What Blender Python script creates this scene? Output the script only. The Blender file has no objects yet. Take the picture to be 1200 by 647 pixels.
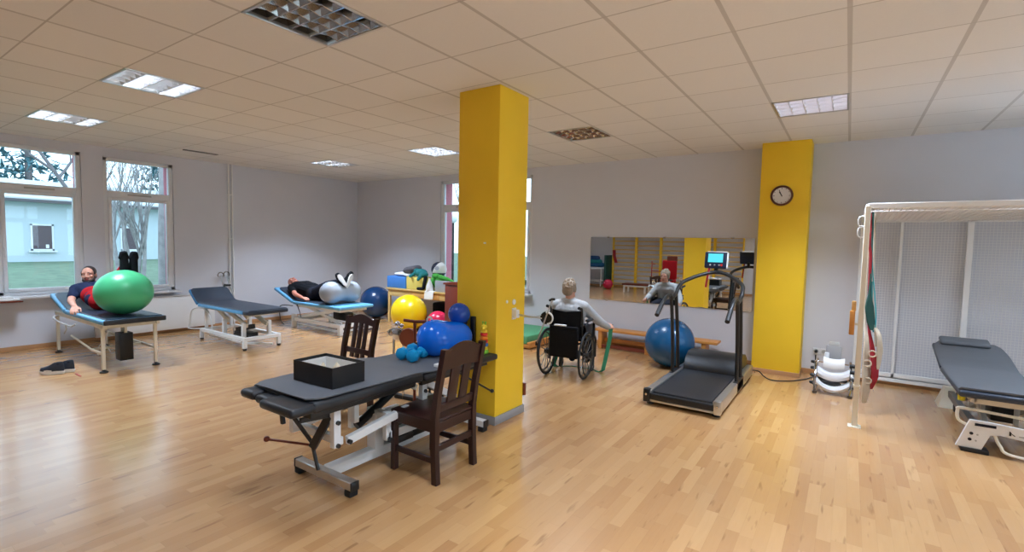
import bpy, bmesh, math, random
import numpy as np
from mathutils import Vector as V, Matrix as M
PI = math.pi
random.seed(7)
scene = bpy.context.scene
COL = scene.collection

# ------------------------------------------------------------------ materials
def lin(c):
    return tuple((x/255/12.92) if x/255 <= .04045 else ((x/255+.055)/1.055)**2.4 for x in c)
def mat(name, rgb, rough=.5, metal=0., spec=.5, noise=0., nscale=20., bump=0., bscale=60., coat=0., emit=None, es=0., alpha=None, stretch=None):
    """rgb in sRGB 0..255; optional noise mottling and bump"""
    m = bpy.data.materials.new(name); m.use_nodes = True
    nt = m.node_tree; b = nt.nodes['Principled BSDF']
    c = lin(rgb)
    b.inputs['Base Color'].default_value = (*c, 1)
    b.inputs['Roughness'].default_value = rough
    b.inputs['Metallic'].default_value = metal
    b.inputs['Specular IOR Level'].default_value = spec
    b.inputs['Coat Weight'].default_value = coat
    tc = nt.nodes.new('ShaderNodeTexCoord')
    src = tc.outputs['Object']
    if stretch:
        mp = nt.nodes.new('ShaderNodeMapping'); mp.inputs['Scale'].default_value = stretch
        nt.links.new(src, mp.inputs['Vector']); src = mp.outputs['Vector']
    if noise > 0:
        n = nt.nodes.new('ShaderNodeTexNoise'); n.inputs['Scale'].default_value = nscale; n.inputs['Detail'].default_value = 4
        nt.links.new(src, n.inputs['Vector'])
        mx = nt.nodes.new('ShaderNodeMix'); mx.data_type = 'RGBA'
        mx.inputs['A'].default_value = (*[max(0, x*(1-noise)) for x in c], 1)
        mx.inputs['B'].default_value = (*[min(1, x*(1+noise)) for x in c], 1)
        nt.links.new(n.outputs['Fac'], mx.inputs['Factor']); nt.links.new(mx.outputs['Result'], b.inputs['Base Color'])
    if bump > 0:
        n2 = nt.nodes.new('ShaderNodeTexNoise'); n2.inputs['Scale'].default_value = bscale; n2.inputs['Detail'].default_value = 3
        nt.links.new(src, n2.inputs['Vector'])
        bp = nt.nodes.new('ShaderNodeBump'); bp.inputs['Strength'].default_value = bump; bp.inputs['Distance'].default_value = .01
        nt.links.new(n2.outputs['Fac'], bp.inputs['Height']); nt.links.new(bp.outputs['Normal'], b.inputs['Normal'])
    if emit:
        b.inputs['Emission Color'].default_value = (*lin(emit), 1); b.inputs['Emission Strength'].default_value = es
    return m

def math_node(nt, op, a, b=None):
    n = nt.nodes.new('ShaderNodeMath'); n.operation = op
    for i, v in enumerate((a, b)):
        if v is None: continue
        if isinstance(v, (int, float)): n.inputs[i].default_value = v
        else: nt.links.new(v, n.inputs[i])
    return n.outputs[0]

def floor_material():
    m = bpy.data.materials.new('beech_parquet'); m.use_nodes = True
    nt = m.node_tree; b = nt.nodes['Principled BSDF']; L = nt.links.new
    tc = nt.nodes.new('ShaderNodeTexCoord'); sp = nt.nodes.new('ShaderNodeSeparateXYZ'); L(tc.outputs['Object'], sp.inputs[0])
    x, y = sp.outputs['X'], sp.outputs['Y']
    mn = lambda op, a, c=None: math_node(nt, op, a, c)
    xr = mn('DIVIDE', x, .071); row = mn('FLOOR', xr)
    w1 = nt.nodes.new('ShaderNodeTexWhiteNoise'); w1.noise_dimensions = '1D'; L(row, w1.inputs['W'])
    yo = mn('ADD', mn('DIVIDE', y, .46), mn('MULTIPLY', w1.outputs['Value'], 7.)); colm = mn('FLOOR', yo)
    cb = nt.nodes.new('ShaderNodeCombineXYZ'); L(row, cb.inputs[0]); L(colm, cb.inputs[1])
    w2 = nt.nodes.new('ShaderNodeTexWhiteNoise'); w2.noise_dimensions = '3D'; L(cb.outputs[0], w2.inputs['Vector'])
    # grain
    mp = nt.nodes.new('ShaderNodeMapping'); mp.inputs['Scale'].default_value = (60, 5, 1); L(tc.outputs['Object'], mp.inputs['Vector'])
    ad = nt.nodes.new('ShaderNodeVectorMath'); ad.operation = 'ADD'; L(mp.outputs[0], ad.inputs[0])
    sc = nt.nodes.new('ShaderNodeVectorMath'); sc.operation = 'SCALE'; sc.inputs['Scale'].default_value = 40; L(w2.outputs['Color'], sc.inputs[0]); L(sc.outputs[0], ad.inputs[1])
    gn = nt.nodes.new('ShaderNodeTexNoise'); gn.inputs['Scale'].default_value = 1; gn.inputs['Detail'].default_value = 5; L(ad.outputs[0], gn.inputs['Vector'])
    fac = mn('ADD', mn('ADD', mn('MULTIPLY', w2.outputs['Value'], .58), .12), mn('MULTIPLY', gn.outputs['Fac'], .20))
    rp = nt.nodes.new('ShaderNodeValToRGB'); L(fac, rp.inputs['Fac'])
    e = rp.color_ramp.elements
    e[0].position = .08; e[0].color = (*lin((166, 118, 74)), 1)
    e[1].position = .95; e[1].color = (*lin((207, 165, 112)), 1)
    for p, c in ((.2, (179, 131, 84)), (.5, (190, 144, 94)), (.75, (197, 152, 101))):
        k = e.new(p); k.color = (*lin(c), 1)
    # dark heart streaks
    mp2 = nt.nodes.new('ShaderNodeMapping'); mp2.inputs['Scale'].default_value = (22, 3.2, 1); L(tc.outputs['Object'], mp2.inputs['Vector'])
    ad2 = nt.nodes.new('ShaderNodeVectorMath'); ad2.operation = 'ADD'; L(mp2.outputs[0], ad2.inputs[0]); L(sc.outputs[0], ad2.inputs[1])
    n3 = nt.nodes.new('ShaderNodeTexNoise'); n3.inputs['Scale'].default_value = 1; n3.inputs['Detail'].default_value = 2; L(ad2.outputs[0], n3.inputs['Vector'])
    st = nt.nodes.new('ShaderNodeMapRange'); st.inputs['From Min'].default_value = .645; st.inputs['From Max'].default_value = .74; st.inputs['To Max'].default_value = .55; L(n3.outputs['Fac'], st.inputs['Value'])
    mx = nt.nodes.new('ShaderNodeMix'); mx.data_type = 'RGBA'; L(st.outputs[0], mx.inputs['Factor']); L(rp.outputs[0], mx.inputs['A']); mx.inputs['B'].default_value = (*lin((128, 86, 54)), 1)
    # joints
    fx = mn('FRACT', xr); fy = mn('FRACT', yo)
    j = mn('MAXIMUM', mn('LESS_THAN', fx, .022), mn('LESS_THAN', fy, .005))
    mx2 = nt.nodes.new('ShaderNodeMix'); mx2.data_type = 'RGBA'; L(mn('MULTIPLY', j, .17), mx2.inputs['Factor']); L(mx.outputs['Result'], mx2.inputs['A']); mx2.inputs['B'].default_value = (*lin((120, 82, 52)), 1)
    L(mx2.outputs['Result'], b.inputs['Base Color'])
    rr = nt.nodes.new('ShaderNodeMapRange'); rr.inputs['To Min'].default_value = .20; rr.inputs['To Max'].default_value = .32; L(gn.outputs['Fac'], rr.inputs['Value']); b.inputs['Roughness'].default_value = .27
    b.inputs['Specular IOR Level'].default_value = .8; b.inputs['Coat Weight'].default_value = .55; b.inputs['Coat Roughness'].default_value = .16
    return m

def ceiling_material():
    m = bpy.data.materials.new('mineral_ceiling_tiles'); m.use_nodes = True
    nt = m.node_tree; b = nt.nodes['Principled BSDF']; L = nt.links.new
    tc = nt.nodes.new('ShaderNodeTexCoord'); sp = nt.nodes.new('ShaderNodeSeparateXYZ'); L(tc.outputs['Object'], sp.inputs[0])
    mn = lambda op, a, c=None: math_node(nt, op, a, c)
    def line(s, off, w):
        f = mn('FRACT', mn('DIVIDE', mn('ADD', s, 60-off+.3), .6))
        return mn('LESS_THAN', mn('ABSOLUTE', mn('SUBTRACT', f, .5)), w/.6/2)
    lx = line(sp.outputs['X'], -.067, .026); ly = line(sp.outputs['Y'], -.225, .011)
    n = nt.nodes.new('ShaderNodeTexNoise'); n.inputs['Scale'].default_value = 90; n.inputs['Detail'].default_value = 3; L(tc.outputs['Object'], n.inputs['Vector'])
    # each tile a slightly different shade
    fx = mn('FLOOR', mn('DIVIDE', mn('ADD', sp.outputs['X'], 60.067), .6)); fy = mn('FLOOR', mn('DIVIDE', mn('ADD', sp.outputs['Y'], 60.225), .6))
    cb = nt.nodes.new('ShaderNodeCombineXYZ'); L(fx, cb.inputs[0]); L(fy, cb.inputs[1])
    w = nt.nodes.new('ShaderNodeTexWhiteNoise'); L(cb.outputs[0], w.inputs['Vector'])
    v = mn('ADD', mn('MULTIPLY', n.outputs['Fac'], .5), mn('MULTIPLY', w.outputs['Value'], .5))
    mx = nt.nodes.new('ShaderNodeMix'); mx.data_type = 'RGBA'; L(v, mx.inputs['Factor'])
    mx.inputs['A'].default_value = (*lin((224, 222, 218)), 1); mx.inputs['B'].default_value = (*lin((234, 232, 228)), 1)
    m2 = nt.nodes.new('ShaderNodeMix'); m2.data_type = 'RGBA'; L(mn('MAXIMUM', mn('MULTIPLY', lx, .5), mn('MULTIPLY', ly, .6)), m2.inputs['Factor']); L(mx.outputs['Result'], m2.inputs['A'])
    m2.inputs['B'].default_value = (*lin((160, 154, 146)), 1)
    L(m2.outputs['Result'], b.inputs['Base Color'])
    bp = nt.nodes.new('ShaderNodeBump'); bp.inputs['Strength'].default_value = .15; bp.inputs['Distance'].default_value = .004; L(n.outputs['Fac'], bp.inputs['Height']); L(bp.outputs[0], b.inputs['Normal'])
    b.inputs['Roughness'].default_value = .8; b.inputs['Specular IOR Level'].default_value = .2
    return m

def glass_material():
    m = bpy.data.materials.new('window_glass'); m.use_nodes = True
    nt = m.node_tree; nt.nodes.remove(nt.nodes['Principled BSDF']); out = nt.nodes['Material Output']
    t = nt.nodes.new('ShaderNodeBsdfTransparent'); t.inputs[0].default_value = (.95, .97, .99, 1)
    g = nt.nodes.new('ShaderNodeBsdfGlossy'); g.inputs['Roughness'].default_value = .02
    f = nt.nodes.new('ShaderNodeFresnel'); f.inputs[0].default_value = 1.3
    mx = nt.nodes.new('ShaderNodeMixShader'); nt.links.new(f.outputs[0], mx.inputs[0]); nt.links.new(t.outputs[0], mx.inputs[1]); nt.links.new(g.outputs[0], mx.inputs[2])
    nt.links.new(mx.outputs[0], out.inputs[0]); return m

def mirror_material():
    m = bpy.data.materials.new('mirror_silver'); m.use_nodes = True
    b = m.node_tree.nodes['Principled BSDF']; b.inputs['Metallic'].default_value = 1; b.inputs['Roughness'].default_value = .01
    b.inputs['Base Color'].default_value = (.86, .87, .85, 1); return m

K = {}
def mk(key, *a, **k): K[key] = mat(key, *a, **k)
mk('wall_paint', (214, 215, 221), .75, spec=.25, noise=.03, nscale=3, bump=.05, bscale=120)
mk('yellow_paint', (251, 206, 50), .55, spec=.3, noise=.04, nscale=4, bump=.04, bscale=140)
mk('white_pvc', (226, 227, 229), .35, noise=.02)
mk('white_enamel', (238, 238, 236), .35, noise=.03, nscale=8)
mk('cream_enamel', (230, 220, 198), .4, noise=.04, nscale=8)
mk('grey_enamel', (178, 176, 170), .4, noise=.04)
mk('aluminium', (200, 200, 198), .28, metal=.9, noise=.06, nscale=30)
mk('dark_alu', (120, 116, 110), .35, metal=.9)
mk('chrome', (214, 214, 216), .14, metal=1., noise=.04)
mk('black_rubber', (26, 26, 27), .6, noise=.15)
mk('black_plastic', (24, 25, 27), .38, noise=.1)
mk('black_metal', (28, 27, 27), .4, spec=.5, noise=.1)
mk('black_vinyl', (34, 36, 40), .42, noise=.1, bump=.06, bscale=160)
mk('grey_mat', (98, 101, 106), .62, noise=.06, nscale=14, bump=.05, bscale=200)
mk('slate_vinyl', (46, 56, 70), .45, noise=.08, bump=.05, bscale=160)
mk('navy_vinyl', (28, 40, 56), .4, noise=.08, bump=.05, bscale=160)
mk('sky_vinyl', (104, 172, 214), .38, noise=.05)
mk('teal_edge', (60, 128, 176), .38, noise=.05)
mk('dark_wood', (46, 21, 18), .34, spec=.5, noise=.28, nscale=9, stretch=(6, 6, 1))
mk('brown_wood', (112, 46, 28), .42, noise=.2, nscale=8, stretch=(6, 6, 1))
mk('pine', (214, 164, 96), .45, noise=.14, nscale=7, stretch=(1, 7, 7))
mk('pale_wood', (222, 188, 120), .45, noise=.12, nscale=7, stretch=(1, 7, 7))
mk('bench_wood', (206, 138, 66), .42, noise=.14, nscale=7, stretch=(1, 7, 7))
mk('skirting', (188, 140, 96), .45, noise=.15, nscale=6, stretch=(1, 1, 6))
mk('skin', (214, 158, 134), .5, spec=.35, noise=.07, nscale=26)
mk('skin_red', (206, 134, 112), .5, spec=.35, noise=.08, nscale=26)
mk('navy_cloth', (36, 46, 74), .85, spec=.15, noise=.15, nscale=40, bump=.25, bscale=24)
mk('red_cloth', (172, 26, 34), .8, spec=.15, noise=.15, nscale=40, bump=.25, bscale=24)
mk('black_cloth', (22, 23, 27), .85, spec=.15, noise=.15, nscale=40, bump=.25, bscale=24)
mk('charcoal_cloth', (34, 36, 46), .85, spec=.15, noise=.15, nscale=40, bump=.25, bscale=24)
mk('grey_knit', (172, 172, 172), .9, spec=.1, noise=.16, nscale=46, bump=.35, bscale=34)
mk('hair_dark', (44, 32, 26), .6, noise=.35, nscale=60, bump=.5, bscale=90)
mk('hair_grey', (150, 132, 112), .65, noise=.28, nscale=60, bump=.6, bscale=80)
mk('hair_short', (120, 104, 92), .65, noise=.25, nscale=60, bump=.4, bscale=90)
mk('lip', (168, 92, 84), .45)
mk('eye_white', (226, 222, 216), .25)
mk('iris', (52, 40, 32), .2)
mk('ball_green', (74, 182, 124), .34, spec=.5, noise=.05, nscale=3)
mk('ball_navy', (16, 58, 104), .26, noise=.05, nscale=3)
mk('ball_blue', (20, 84, 128), .26, noise=.05, nscale=3)
mk('ball_royal', (8, 112, 232), .16, noise=.05, nscale=3)
mk('ball_cobalt', (20, 74, 168), .24, noise=.05, nscale=3)
mk('ball_yellow', (242, 208, 20), .26, noise=.04, nscale=3)
mk('ball_pink', (206, 34, 74), .26, noise=.04, nscale=3)
mk('ball_silver', (162, 168, 176), .3, spec=.6, noise=.05, nscale=3)
mk('turquoise', (10, 156, 214), .3, noise=.06, nscale=12)
mk('sole_white', (216, 214, 208), .6, noise=.08, nscale=30)
mk('shoe_navy', (38, 46, 58), .75, noise=.2, nscale=50, bump=.2, bscale=60)
mk('paper_white', (232, 232, 230), .8, noise=.03)
mk('card_inner', (226, 212, 184), .8, noise=.06)
mk('box_black', (16, 16, 19), .5, noise=.2)
mk('foam_blue', (70, 132, 206), .6, noise=.05)
mk('foam_yellow', (232, 212, 110), .6, noise=.05)
mk('plush_green', (70, 160, 62), .9, noise=.25, nscale=30, bump=.4, bscale=40)
mk('plush_teal', (30, 120, 122), .9, noise=.2, nscale=30, bump=.4, bscale=40)
mk('grey_foam', (92, 90, 96), .8, noise=.15, nscale=30)
mk('green_mat', (84, 156, 110), .6, noise=.06)
mk('band_green', (14, 116, 70), .5, noise=.06)
mk('red_strap', (160, 26, 36), .75, noise=.1)
mk('teal_cord', (62, 158, 164), .7)
mk('beige_strap', (198, 180, 156), .8, noise=.12)
mk('darkgreen_strap', (26, 72, 62), .75, noise=.1)
mk('leather', (138, 66, 34), .45, noise=.15, nscale=14)
mk('toy_red', (214, 44, 34), .35); mk('toy_orange', (238, 132, 30), .35); mk('toy_yellow', (240, 206, 40), .35)
mk('toy_green', (132, 200, 50), .35); mk('toy_blue', (56, 116, 190), .35)
mk('clock_rim', (92, 46, 34), .35, noise=.15); mk('clock_face', (236, 234, 230), .5); mk('ink', (24, 24, 26), .5)
mk('screen', (10, 12, 14), .2, emit=(96, 236, 255), es=1.0)
mk('console_blue', (20, 34, 60), .35)
mk('bottle_yellow', (232, 214, 40), .4)
mk('wire_white', (208, 208, 210), .45)
mk('grass', (104, 122, 98), .95, noise=.5, nscale=3.5, bump=.4, bscale=30)
mk('bark', (122, 116, 118), .9, noise=.35, nscale=9, bump=.6, bscale=16)
mk('bark_pale', (158, 152, 152), .9, noise=.5, nscale=7, bump=.6, bscale=16)
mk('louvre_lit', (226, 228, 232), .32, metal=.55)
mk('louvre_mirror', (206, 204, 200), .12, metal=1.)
mk('needles', (96, 138, 146), .9, noise=.35, nscale=3)
mk('render_white', (196, 208, 214), .9, noise=.04, nscale=2)
mk('roof_pale', (196, 198, 198), .9, noise=.08, nscale=3)
mk('roof_dark', (96, 92, 96), .8)
mk('dark_pane', (88, 74, 80), .25)
mk('pink_render', (196, 120, 132), .9, noise=.05, nscale=2)
mk('globe_white', (236, 240, 240), .35)
mk('dust_grey', (150, 148, 146), .6)
mk('tube_off', (206, 200, 190), .4)
mk('tube_on', (240, 244, 250), .4, emit=(226, 238, 255), es=32.)
mk('tube_dim', (236, 238, 246), .4, emit=(226, 230, 255), es=9.)
K['floor'] = floor_material(); K['ceiling'] = ceiling_material(); K['glass'] = glass_material(); K['mirror'] = mirror_material()

# ------------------------------------------------------------------ mesh builder
def frame(o, x, y=None, z=None):
    """matrix with origin o and given axes (two of three)"""
    x = V(x).normalized()
    if z is not None: z = V(z).normalized(); y = z.cross(x).normalized(); z = x.cross(y)
    else: y = V(y).normalized(); z = x.cross(y).normalized(); y = z.cross(x)
    m = M((x, y, z)).transposed().to_4x4(); m.translation = V(o); return m
class MB:
    def __init__(s): s.v = []; s.f = []; s.sm = []; s.mi = []; s.cur = 0
    def add(s, vs, fs, smooth=False, T=None):
        o = len(s.v)
        s.v += [tuple(T @ V(q)) for q in vs] if T is not None else [tuple(q) for q in vs]
        s.f += [tuple(i+o for i in q) for q in fs]; s.sm += [smooth]*len(fs); s.mi += [s.cur]*len(fs)
        return s
    def box(s, a, b, bev=0., T=None, seg=2):
        x0, y0, z0 = [min(p, q) for p, q in zip(a, b)]; x1, y1, z1 = [max(p, q) for p, q in zip(a, b)]
        vs = [(x0,y0,z0),(x1,y0,z0),(x1,y1,z0),(x0,y1,z0),(x0,y0,z1),(x1,y0,z1),(x1,y1,z1),(x0,y1,z1)]
        fs = [(0,3,2,1),(4,5,6,7),(0,1,5,4),(1,2,6,5),(2,3,7,6),(3,0,4,7)]
        if bev > 0:
            bm = bmesh.new(); bv = [bm.verts.new(q) for q in vs]
            for q in fs: bm.faces.new([bv[i] for i in q])
            bmesh.ops.bevel(bm, geom=bm.edges[:], offset=min(bev, .49*min(x1-x0, y1-y0, z1-z0)), segments=seg, affect='EDGES', profile=.5)
            bm.verts.index_update()
            vs = [tuple(q.co) for q in bm.verts]; fs = [tuple(q.index for q in p.verts) for p in bm.faces]; bm.free()
            return s.add(vs, fs, True, T)
        return s.add(vs, fs, False, T)
    def bar(s, p, q, w, h=None, up=(0,0,1), bev=.003):
        h = h or w; p, q = V(p), V(q); d = q-p
        up = V(up)
        if abs(d.normalized().dot(up.normalized())) > .98: up = V((0,1,0))
        T = frame(p, d, z=up)
        return s.box((0,-w/2,-h/2), (d.length, w/2, h/2), bev, T, 1)
    def tube(s, pts, r, n=10, closed=False, cap=True):
        pts = [V(p) for p in pts]; N = len(pts); rs = r if isinstance(r, (list, tuple)) else [r]*N
        T = []
        for i in range(N):
            a = pts[i-1] if (i > 0 or closed) else pts[i]; b = pts[(i+1) % N] if (i < N-1 or closed) else pts[i]
            T.append((b-a).normalized())
        ref = V((0,0,1)) if abs(T[0].z) < .9 else V((1,0,0))
        nrm = (ref - T[0]*ref.dot(T[0])).normalized(); vs = []
        for i in range(N):
            nrm = (nrm - T[i]*nrm.dot(T[i])).normalized(); bi = T[i].cross(nrm)
            for k in range(n):
                a = 2*PI*k/n; vs.append(pts[i] + (nrm*math.cos(a)+bi*math.sin(a))*rs[i])
        fs = []
        for i in range(N if closed else N-1):
            j = (i+1) % N
            for k in range(n): fs.append((i*n+k, i*n+(k+1) % n, j*n+(k+1) % n, j*n+k))
        if cap and not closed:
            fs.append(tuple(range(n))[::-1]); fs.append(tuple((N-1)*n+k for k in range(n)))
        return s.add(vs, fs, True)
    def lathe(s, prof, n=24, T=None, smooth=True, cap=True, closed=False):
        vs = []; fs = []
        for r, z in prof:
            for k in range(n): a = 2*PI*k/n; vs.append((r*math.cos(a), r*math.sin(a), z))
        P = len(prof)
        for i in range(P if closed else P-1):
            for k in range(n): fs.append((i*n+k, i*n+(k+1) % n, (i+1) % P*n+(k+1) % n, (i+1) % P*n+k))
        if closed: cap = False
        if cap and prof[0][0] > 1e-6: fs.append(tuple(range(n))[::-1])
        if cap and prof[-1][0] > 1e-6: fs.append(tuple((P-1)*n+k for k in range(n)))
        return s.add(vs, fs, smooth, T)
    def ell(s, c, r, T=None, nu=20, nv=12):
        r = r if isinstance(r, (list, tuple)) else (r, r, r); vs = []; fs = []
        for i in range(1, nv):
            t = PI*i/nv
            for k in range(nu): a = 2*PI*k/nu; vs.append((r[0]*math.sin(t)*math.cos(a), r[1]*math.sin(t)*math.sin(a), r[2]*math.cos(t)))
        top = len(vs); vs += [(0,0,r[2]), (0,0,-r[2])]
        for i in range(nv-2):
            for k in range(nu): fs.append((i*nu+k, (i+1)*nu+k, (i+1)*nu+(k+1) % nu, i*nu+(k+1) % nu))
        for k in range(nu):
            fs.append((top, k, (k+1) % nu)); fs.append((top+1, (nv-2)*nu+(k+1) % nu, (nv-2)*nu+k))
        X = M.Translation(V(c)) @ (T.to_3x3().to_4x4() if T is not None else M.Identity(4))
        return s.add(vs, fs, True, X)
    def caps(s, p, rp, q, rq, n=14):
        p, q = V(p), V(q); d = q-p
        if d.length < 1e-5: return s.ell(p, max(rp, rq))
        ref = (0,0,1) if abs(d.normalized().z) < .9 else (1,0,0)
        T = frame(p, d, z=ref) @ M.Rotation(PI/2, 4, 'Y')   # local z along d
        L = d.length; prof = []
        for i in range(7): a = PI/2*(1-i/6); prof.append((rp*math.cos(a)+1e-7, -rp*math.sin(a)))
        for i in range(7): a = PI/2*i/6; prof.append((rq*math.cos(a)+1e-7, L+rq*math.sin(a)))
        return s.lathe(prof, n, T)
    def prism(s, poly, h, T=None, smooth=False):
        n = len(poly); vs = [(x, y, 0) for x, y in poly]+[(x, y, h) for x, y in poly]
        fs = [tuple(range(n))[::-1], tuple(range(n, 2*n))]+[(i, (i+1) % n, n+(i+1) % n, n+i) for i in range(n)]
        return s.add(vs, fs, smooth, T)
    def ribbon(s, pts, w, t=.003):
        """flat strap: pts = [(point, width direction)]"""
        vs = []; n = len(pts)
        for i, (p, d) in enumerate(pts):
            p = V(p); d = V(d).normalized()
            tan = (V(pts[min(i+1, n-1)][0])-V(pts[max(i-1, 0)][0])).normalized(); nr = tan.cross(d).normalized()
            wi = w[i] if isinstance(w, (list, tuple)) else w
            for a, b in ((-1,-1),(1,-1),(1,1),(-1,1)): vs.append(p+d*a*wi/2+nr*b*t/2)
        fs = [(0,1,2,3), tuple((n-1)*4+k for k in (3,2,1,0))]
        for i in range(n-1):
            for k in range(4): fs.append((i*4+k, (i+1)*4+k, (i+1)*4+(k+1) % 4, i*4+(k+1) % 4))
        return s.add(vs, fs, False)
def spline(pts, n=8):
    pts = [V(p) for p in pts]; out = []
    for i in range(len(pts)-1):
        p0 = pts[max(i-1, 0)]; p1 = pts[i]; p2 = pts[i+1]; p3 = pts[min(i+2, len(pts)-1)]
        for k in range(n):
            t = k/n; out.append(.5*((2*p1)+(p2-p0)*t+(2*p0-5*p1+4*p2-p3)*t*t+(3*p1-p0-3*p2+p3)*t**3))
    out.append(pts[-1]); return out
def wloc(o):
    t = V((0,0,0))
    while o: t += o.location; o = o.parent
    return t
def obj(name, mb, m, parent=None, label=None, fix=True):
    me = bpy.data.meshes.new(name)
    off = wloc(parent) if parent else V((0,0,0))
    me.from_pydata([tuple(V(q)-off) for q in mb.v], [], mb.f)
    ms = m if isinstance(m, (list, tuple)) else [m]
    for q in ms: me.materials.append(K[q] if isinstance(q, str) else q)
    me.polygons.foreach_set('use_smooth', mb.sm); me.polygons.foreach_set('material_index', mb.mi)
    me.update()
    bm = bmesh.new(); bm.from_mesh(me); bmesh.ops.recalc_face_normals(bm, faces=bm.faces[:]); bm.to_mesh(me); bm.free()
    try: me.set_sharp_from_angle(angle=math.radians(42))
    except Exception: pass
    o = bpy.data.objects.new(name, me); COL.objects.link(o)
    if parent: o.parent = parent
    if label: o['label'] = label
    return o
def thing(name, label, cat, loc, group=None):
    o = bpy.data.objects.new(name, None); COL.objects.link(o); o.location = loc; o.empty_display_size = .1
    o['label'] = label; o['category'] = cat
    if group: o['group'] = group
    return o
def tag(o, label, cat, group=None):
    o['label'] = label; o['category'] = cat
    if group: o['group'] = group
    # put the origin at the base of the thing
    if o.type == 'MESH' and o.location.length < 1e-6:
        c = np.empty(len(o.data.vertices)*3); o.data.vertices.foreach_get('co', c); c = c.reshape(-1, 3)
        b = V(((c[:,0].min()+c[:,0].max())/2, (c[:,1].min()+c[:,1].max())/2, c[:,2].min()))
        o.data.transform(M.Translation(-b)); o.location = b
    return o
def struct(name, mb, m, parent=None):
    o = obj(name, mb, m, parent)
    if not parent: o['kind'] = 'structure'
    return o
# ------------------------------------------------------------------ room shell
XL, XR, YB, YF, H = -9.42, 4.0, 7.43, -3.6, 2.95
GX, GY = -.067, -.225            # ceiling grid offsets (0.6 m modules)
def wall_with_holes(axis, pos, out, a0, a1, z0, z1, holes):
    """box wall; axis 'x' = wall at x=pos running along y. out = outer face coordinate"""
    mb = MB(); cuts = sorted(set([a0, a1]+[h[0] for h in holes]+[h[1] for h in holes]))
    for i in range(len(cuts)-1):
        c0, c1 = cuts[i], cuts[i+1]; mid = (c0+c1)/2
        hs = [h for h in holes if h[0] < mid < h[1]]
        segs = [(z0, z1)] if not hs else [(z0, hs[0][2]), (hs[0][3], z1)]
        for q0, q1 in segs:
            if q1-q0 < 1e-4: continue
            if axis == 'x': mb.box((pos, c0, q0), (out, c1, q1))
            else: mb.box((c0, pos, q0), (c1, out, q1))
    return mb
W1 = (.74, 2.47, .755, 2.83); W2 = (2.73, 3.67, .715, 2.81)
W3 = (-6.84, -4.66, .72, 2.83); W4 = (3.6, 6.4, .8, 2.6); W5 = (-1.2, 2.2, .8, 2.6)
struct('wall_left', wall_with_holes('x', XL, XL-.34, YF, YB+.34, -.05, 3.1, [W1, W2]), 'wall_paint')
struct('wall_back', wall_with_holes('y', YB, YB+.34, XL, XR, -.05, 3.1, [W3]), 'wall_paint')
struct('wall_right', wall_with_holes('x', XR, XR+.34, YF, YB+.34, -.05, 3.1, [W4, W5]), 'wall_paint')
struct('wall_front', wall_with_holes('y', YF, YF-.34, XL-.34, XR+.34, -.05, 3.1, []), 'wall_paint')
struct('floor', MB().box((XL, YF, -.12), (XR, YB, 0)), 'floor')
LAMPX = [-7.567, -5.167, -2.767, -.367, 2.033]; LAMPY = [-1.725, 1.875, 5.475]
cm = MB()
xs = sorted([XL, XR]+[x+d for x in LAMPX for d in (-.3, .3)]); ys = sorted([YF, YB]+[y+d for y in LAMPY for d in (-.3, .3)])
for i in range(len(xs)-1):
    for j in range(len(ys)-1):
        mx, my = (xs[i]+xs[i+1])/2, (ys[j]+ys[j+1])/2
        if any(abs(mx-x) < .29 for x in LAMPX) and any(abs(my-y) < .29 for y in LAMPY): continue
        cm.box((xs[i], ys[j], H), (xs[i+1], ys[j+1], H+.018))
cm.box((XL-.3, YF-.3, H+.17), (XR+.3, YB+.3, H+.3))
struct('ceiling', cm, 'ceiling')
# skirting
def skirt(name, a, b): struct(name, MB().box(a, b, .004), 'skirting')
skirt('baseboard_left', (XL, YF, 0), (XL+.014, YB, .06))
skirt('baseboard_back', (XL+.014, YB-.014, 0), (-.99, YB, .06))
skirt('baseboard_back', (-.44, YB-.014, 0), (XR, YB, .06))
skirt('baseboard_front', (XL+.014, YF, 0), (XR, YF+.014, .06))
skirt('baseboard_right', (XR-.014, YF+.02, 0), (XR, YB-.02, .06))
# free-standing column and wall pilaster
CX0, CX1, CY0, CY1 = -2.955, -2.505, 3.445, 3.895
col = struct('column', MB().box((CX0, CY0, 0), (CX1, CY1, H), .006), 'yellow_paint')
cb = MB()
for a, b in (((CX0-.012, CY0-.012, 0), (CX1+.012, CY0, .075)), ((CX1, CY0, 0), (CX1+.012, CY1, .075)), ((CX0-.012, CY0, 0), (CX0, CY1, .075)), ((CX0-.012, CY1, 0), (CX1+.012, CY1+.012, .075))): cb.box(a, b, .002)
struct('trim_1', cb, 'dust_grey')
struct('pilaster', MB().box((-.985, 7.065, 0), (-.44, YB, H), .006), 'yellow_paint')
pb = MB(); pb.box((-.995, 7.053, 0), (-.43, 7.065, .055), .002); pb.box((-.44, 7.065, 0), (-.43, YB-.014, .055), .002); pb.box((-.995, 7.065, 0), (-.985, YB-.014, .055), .002)
struct('trim_2', pb, 'skirting')
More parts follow.
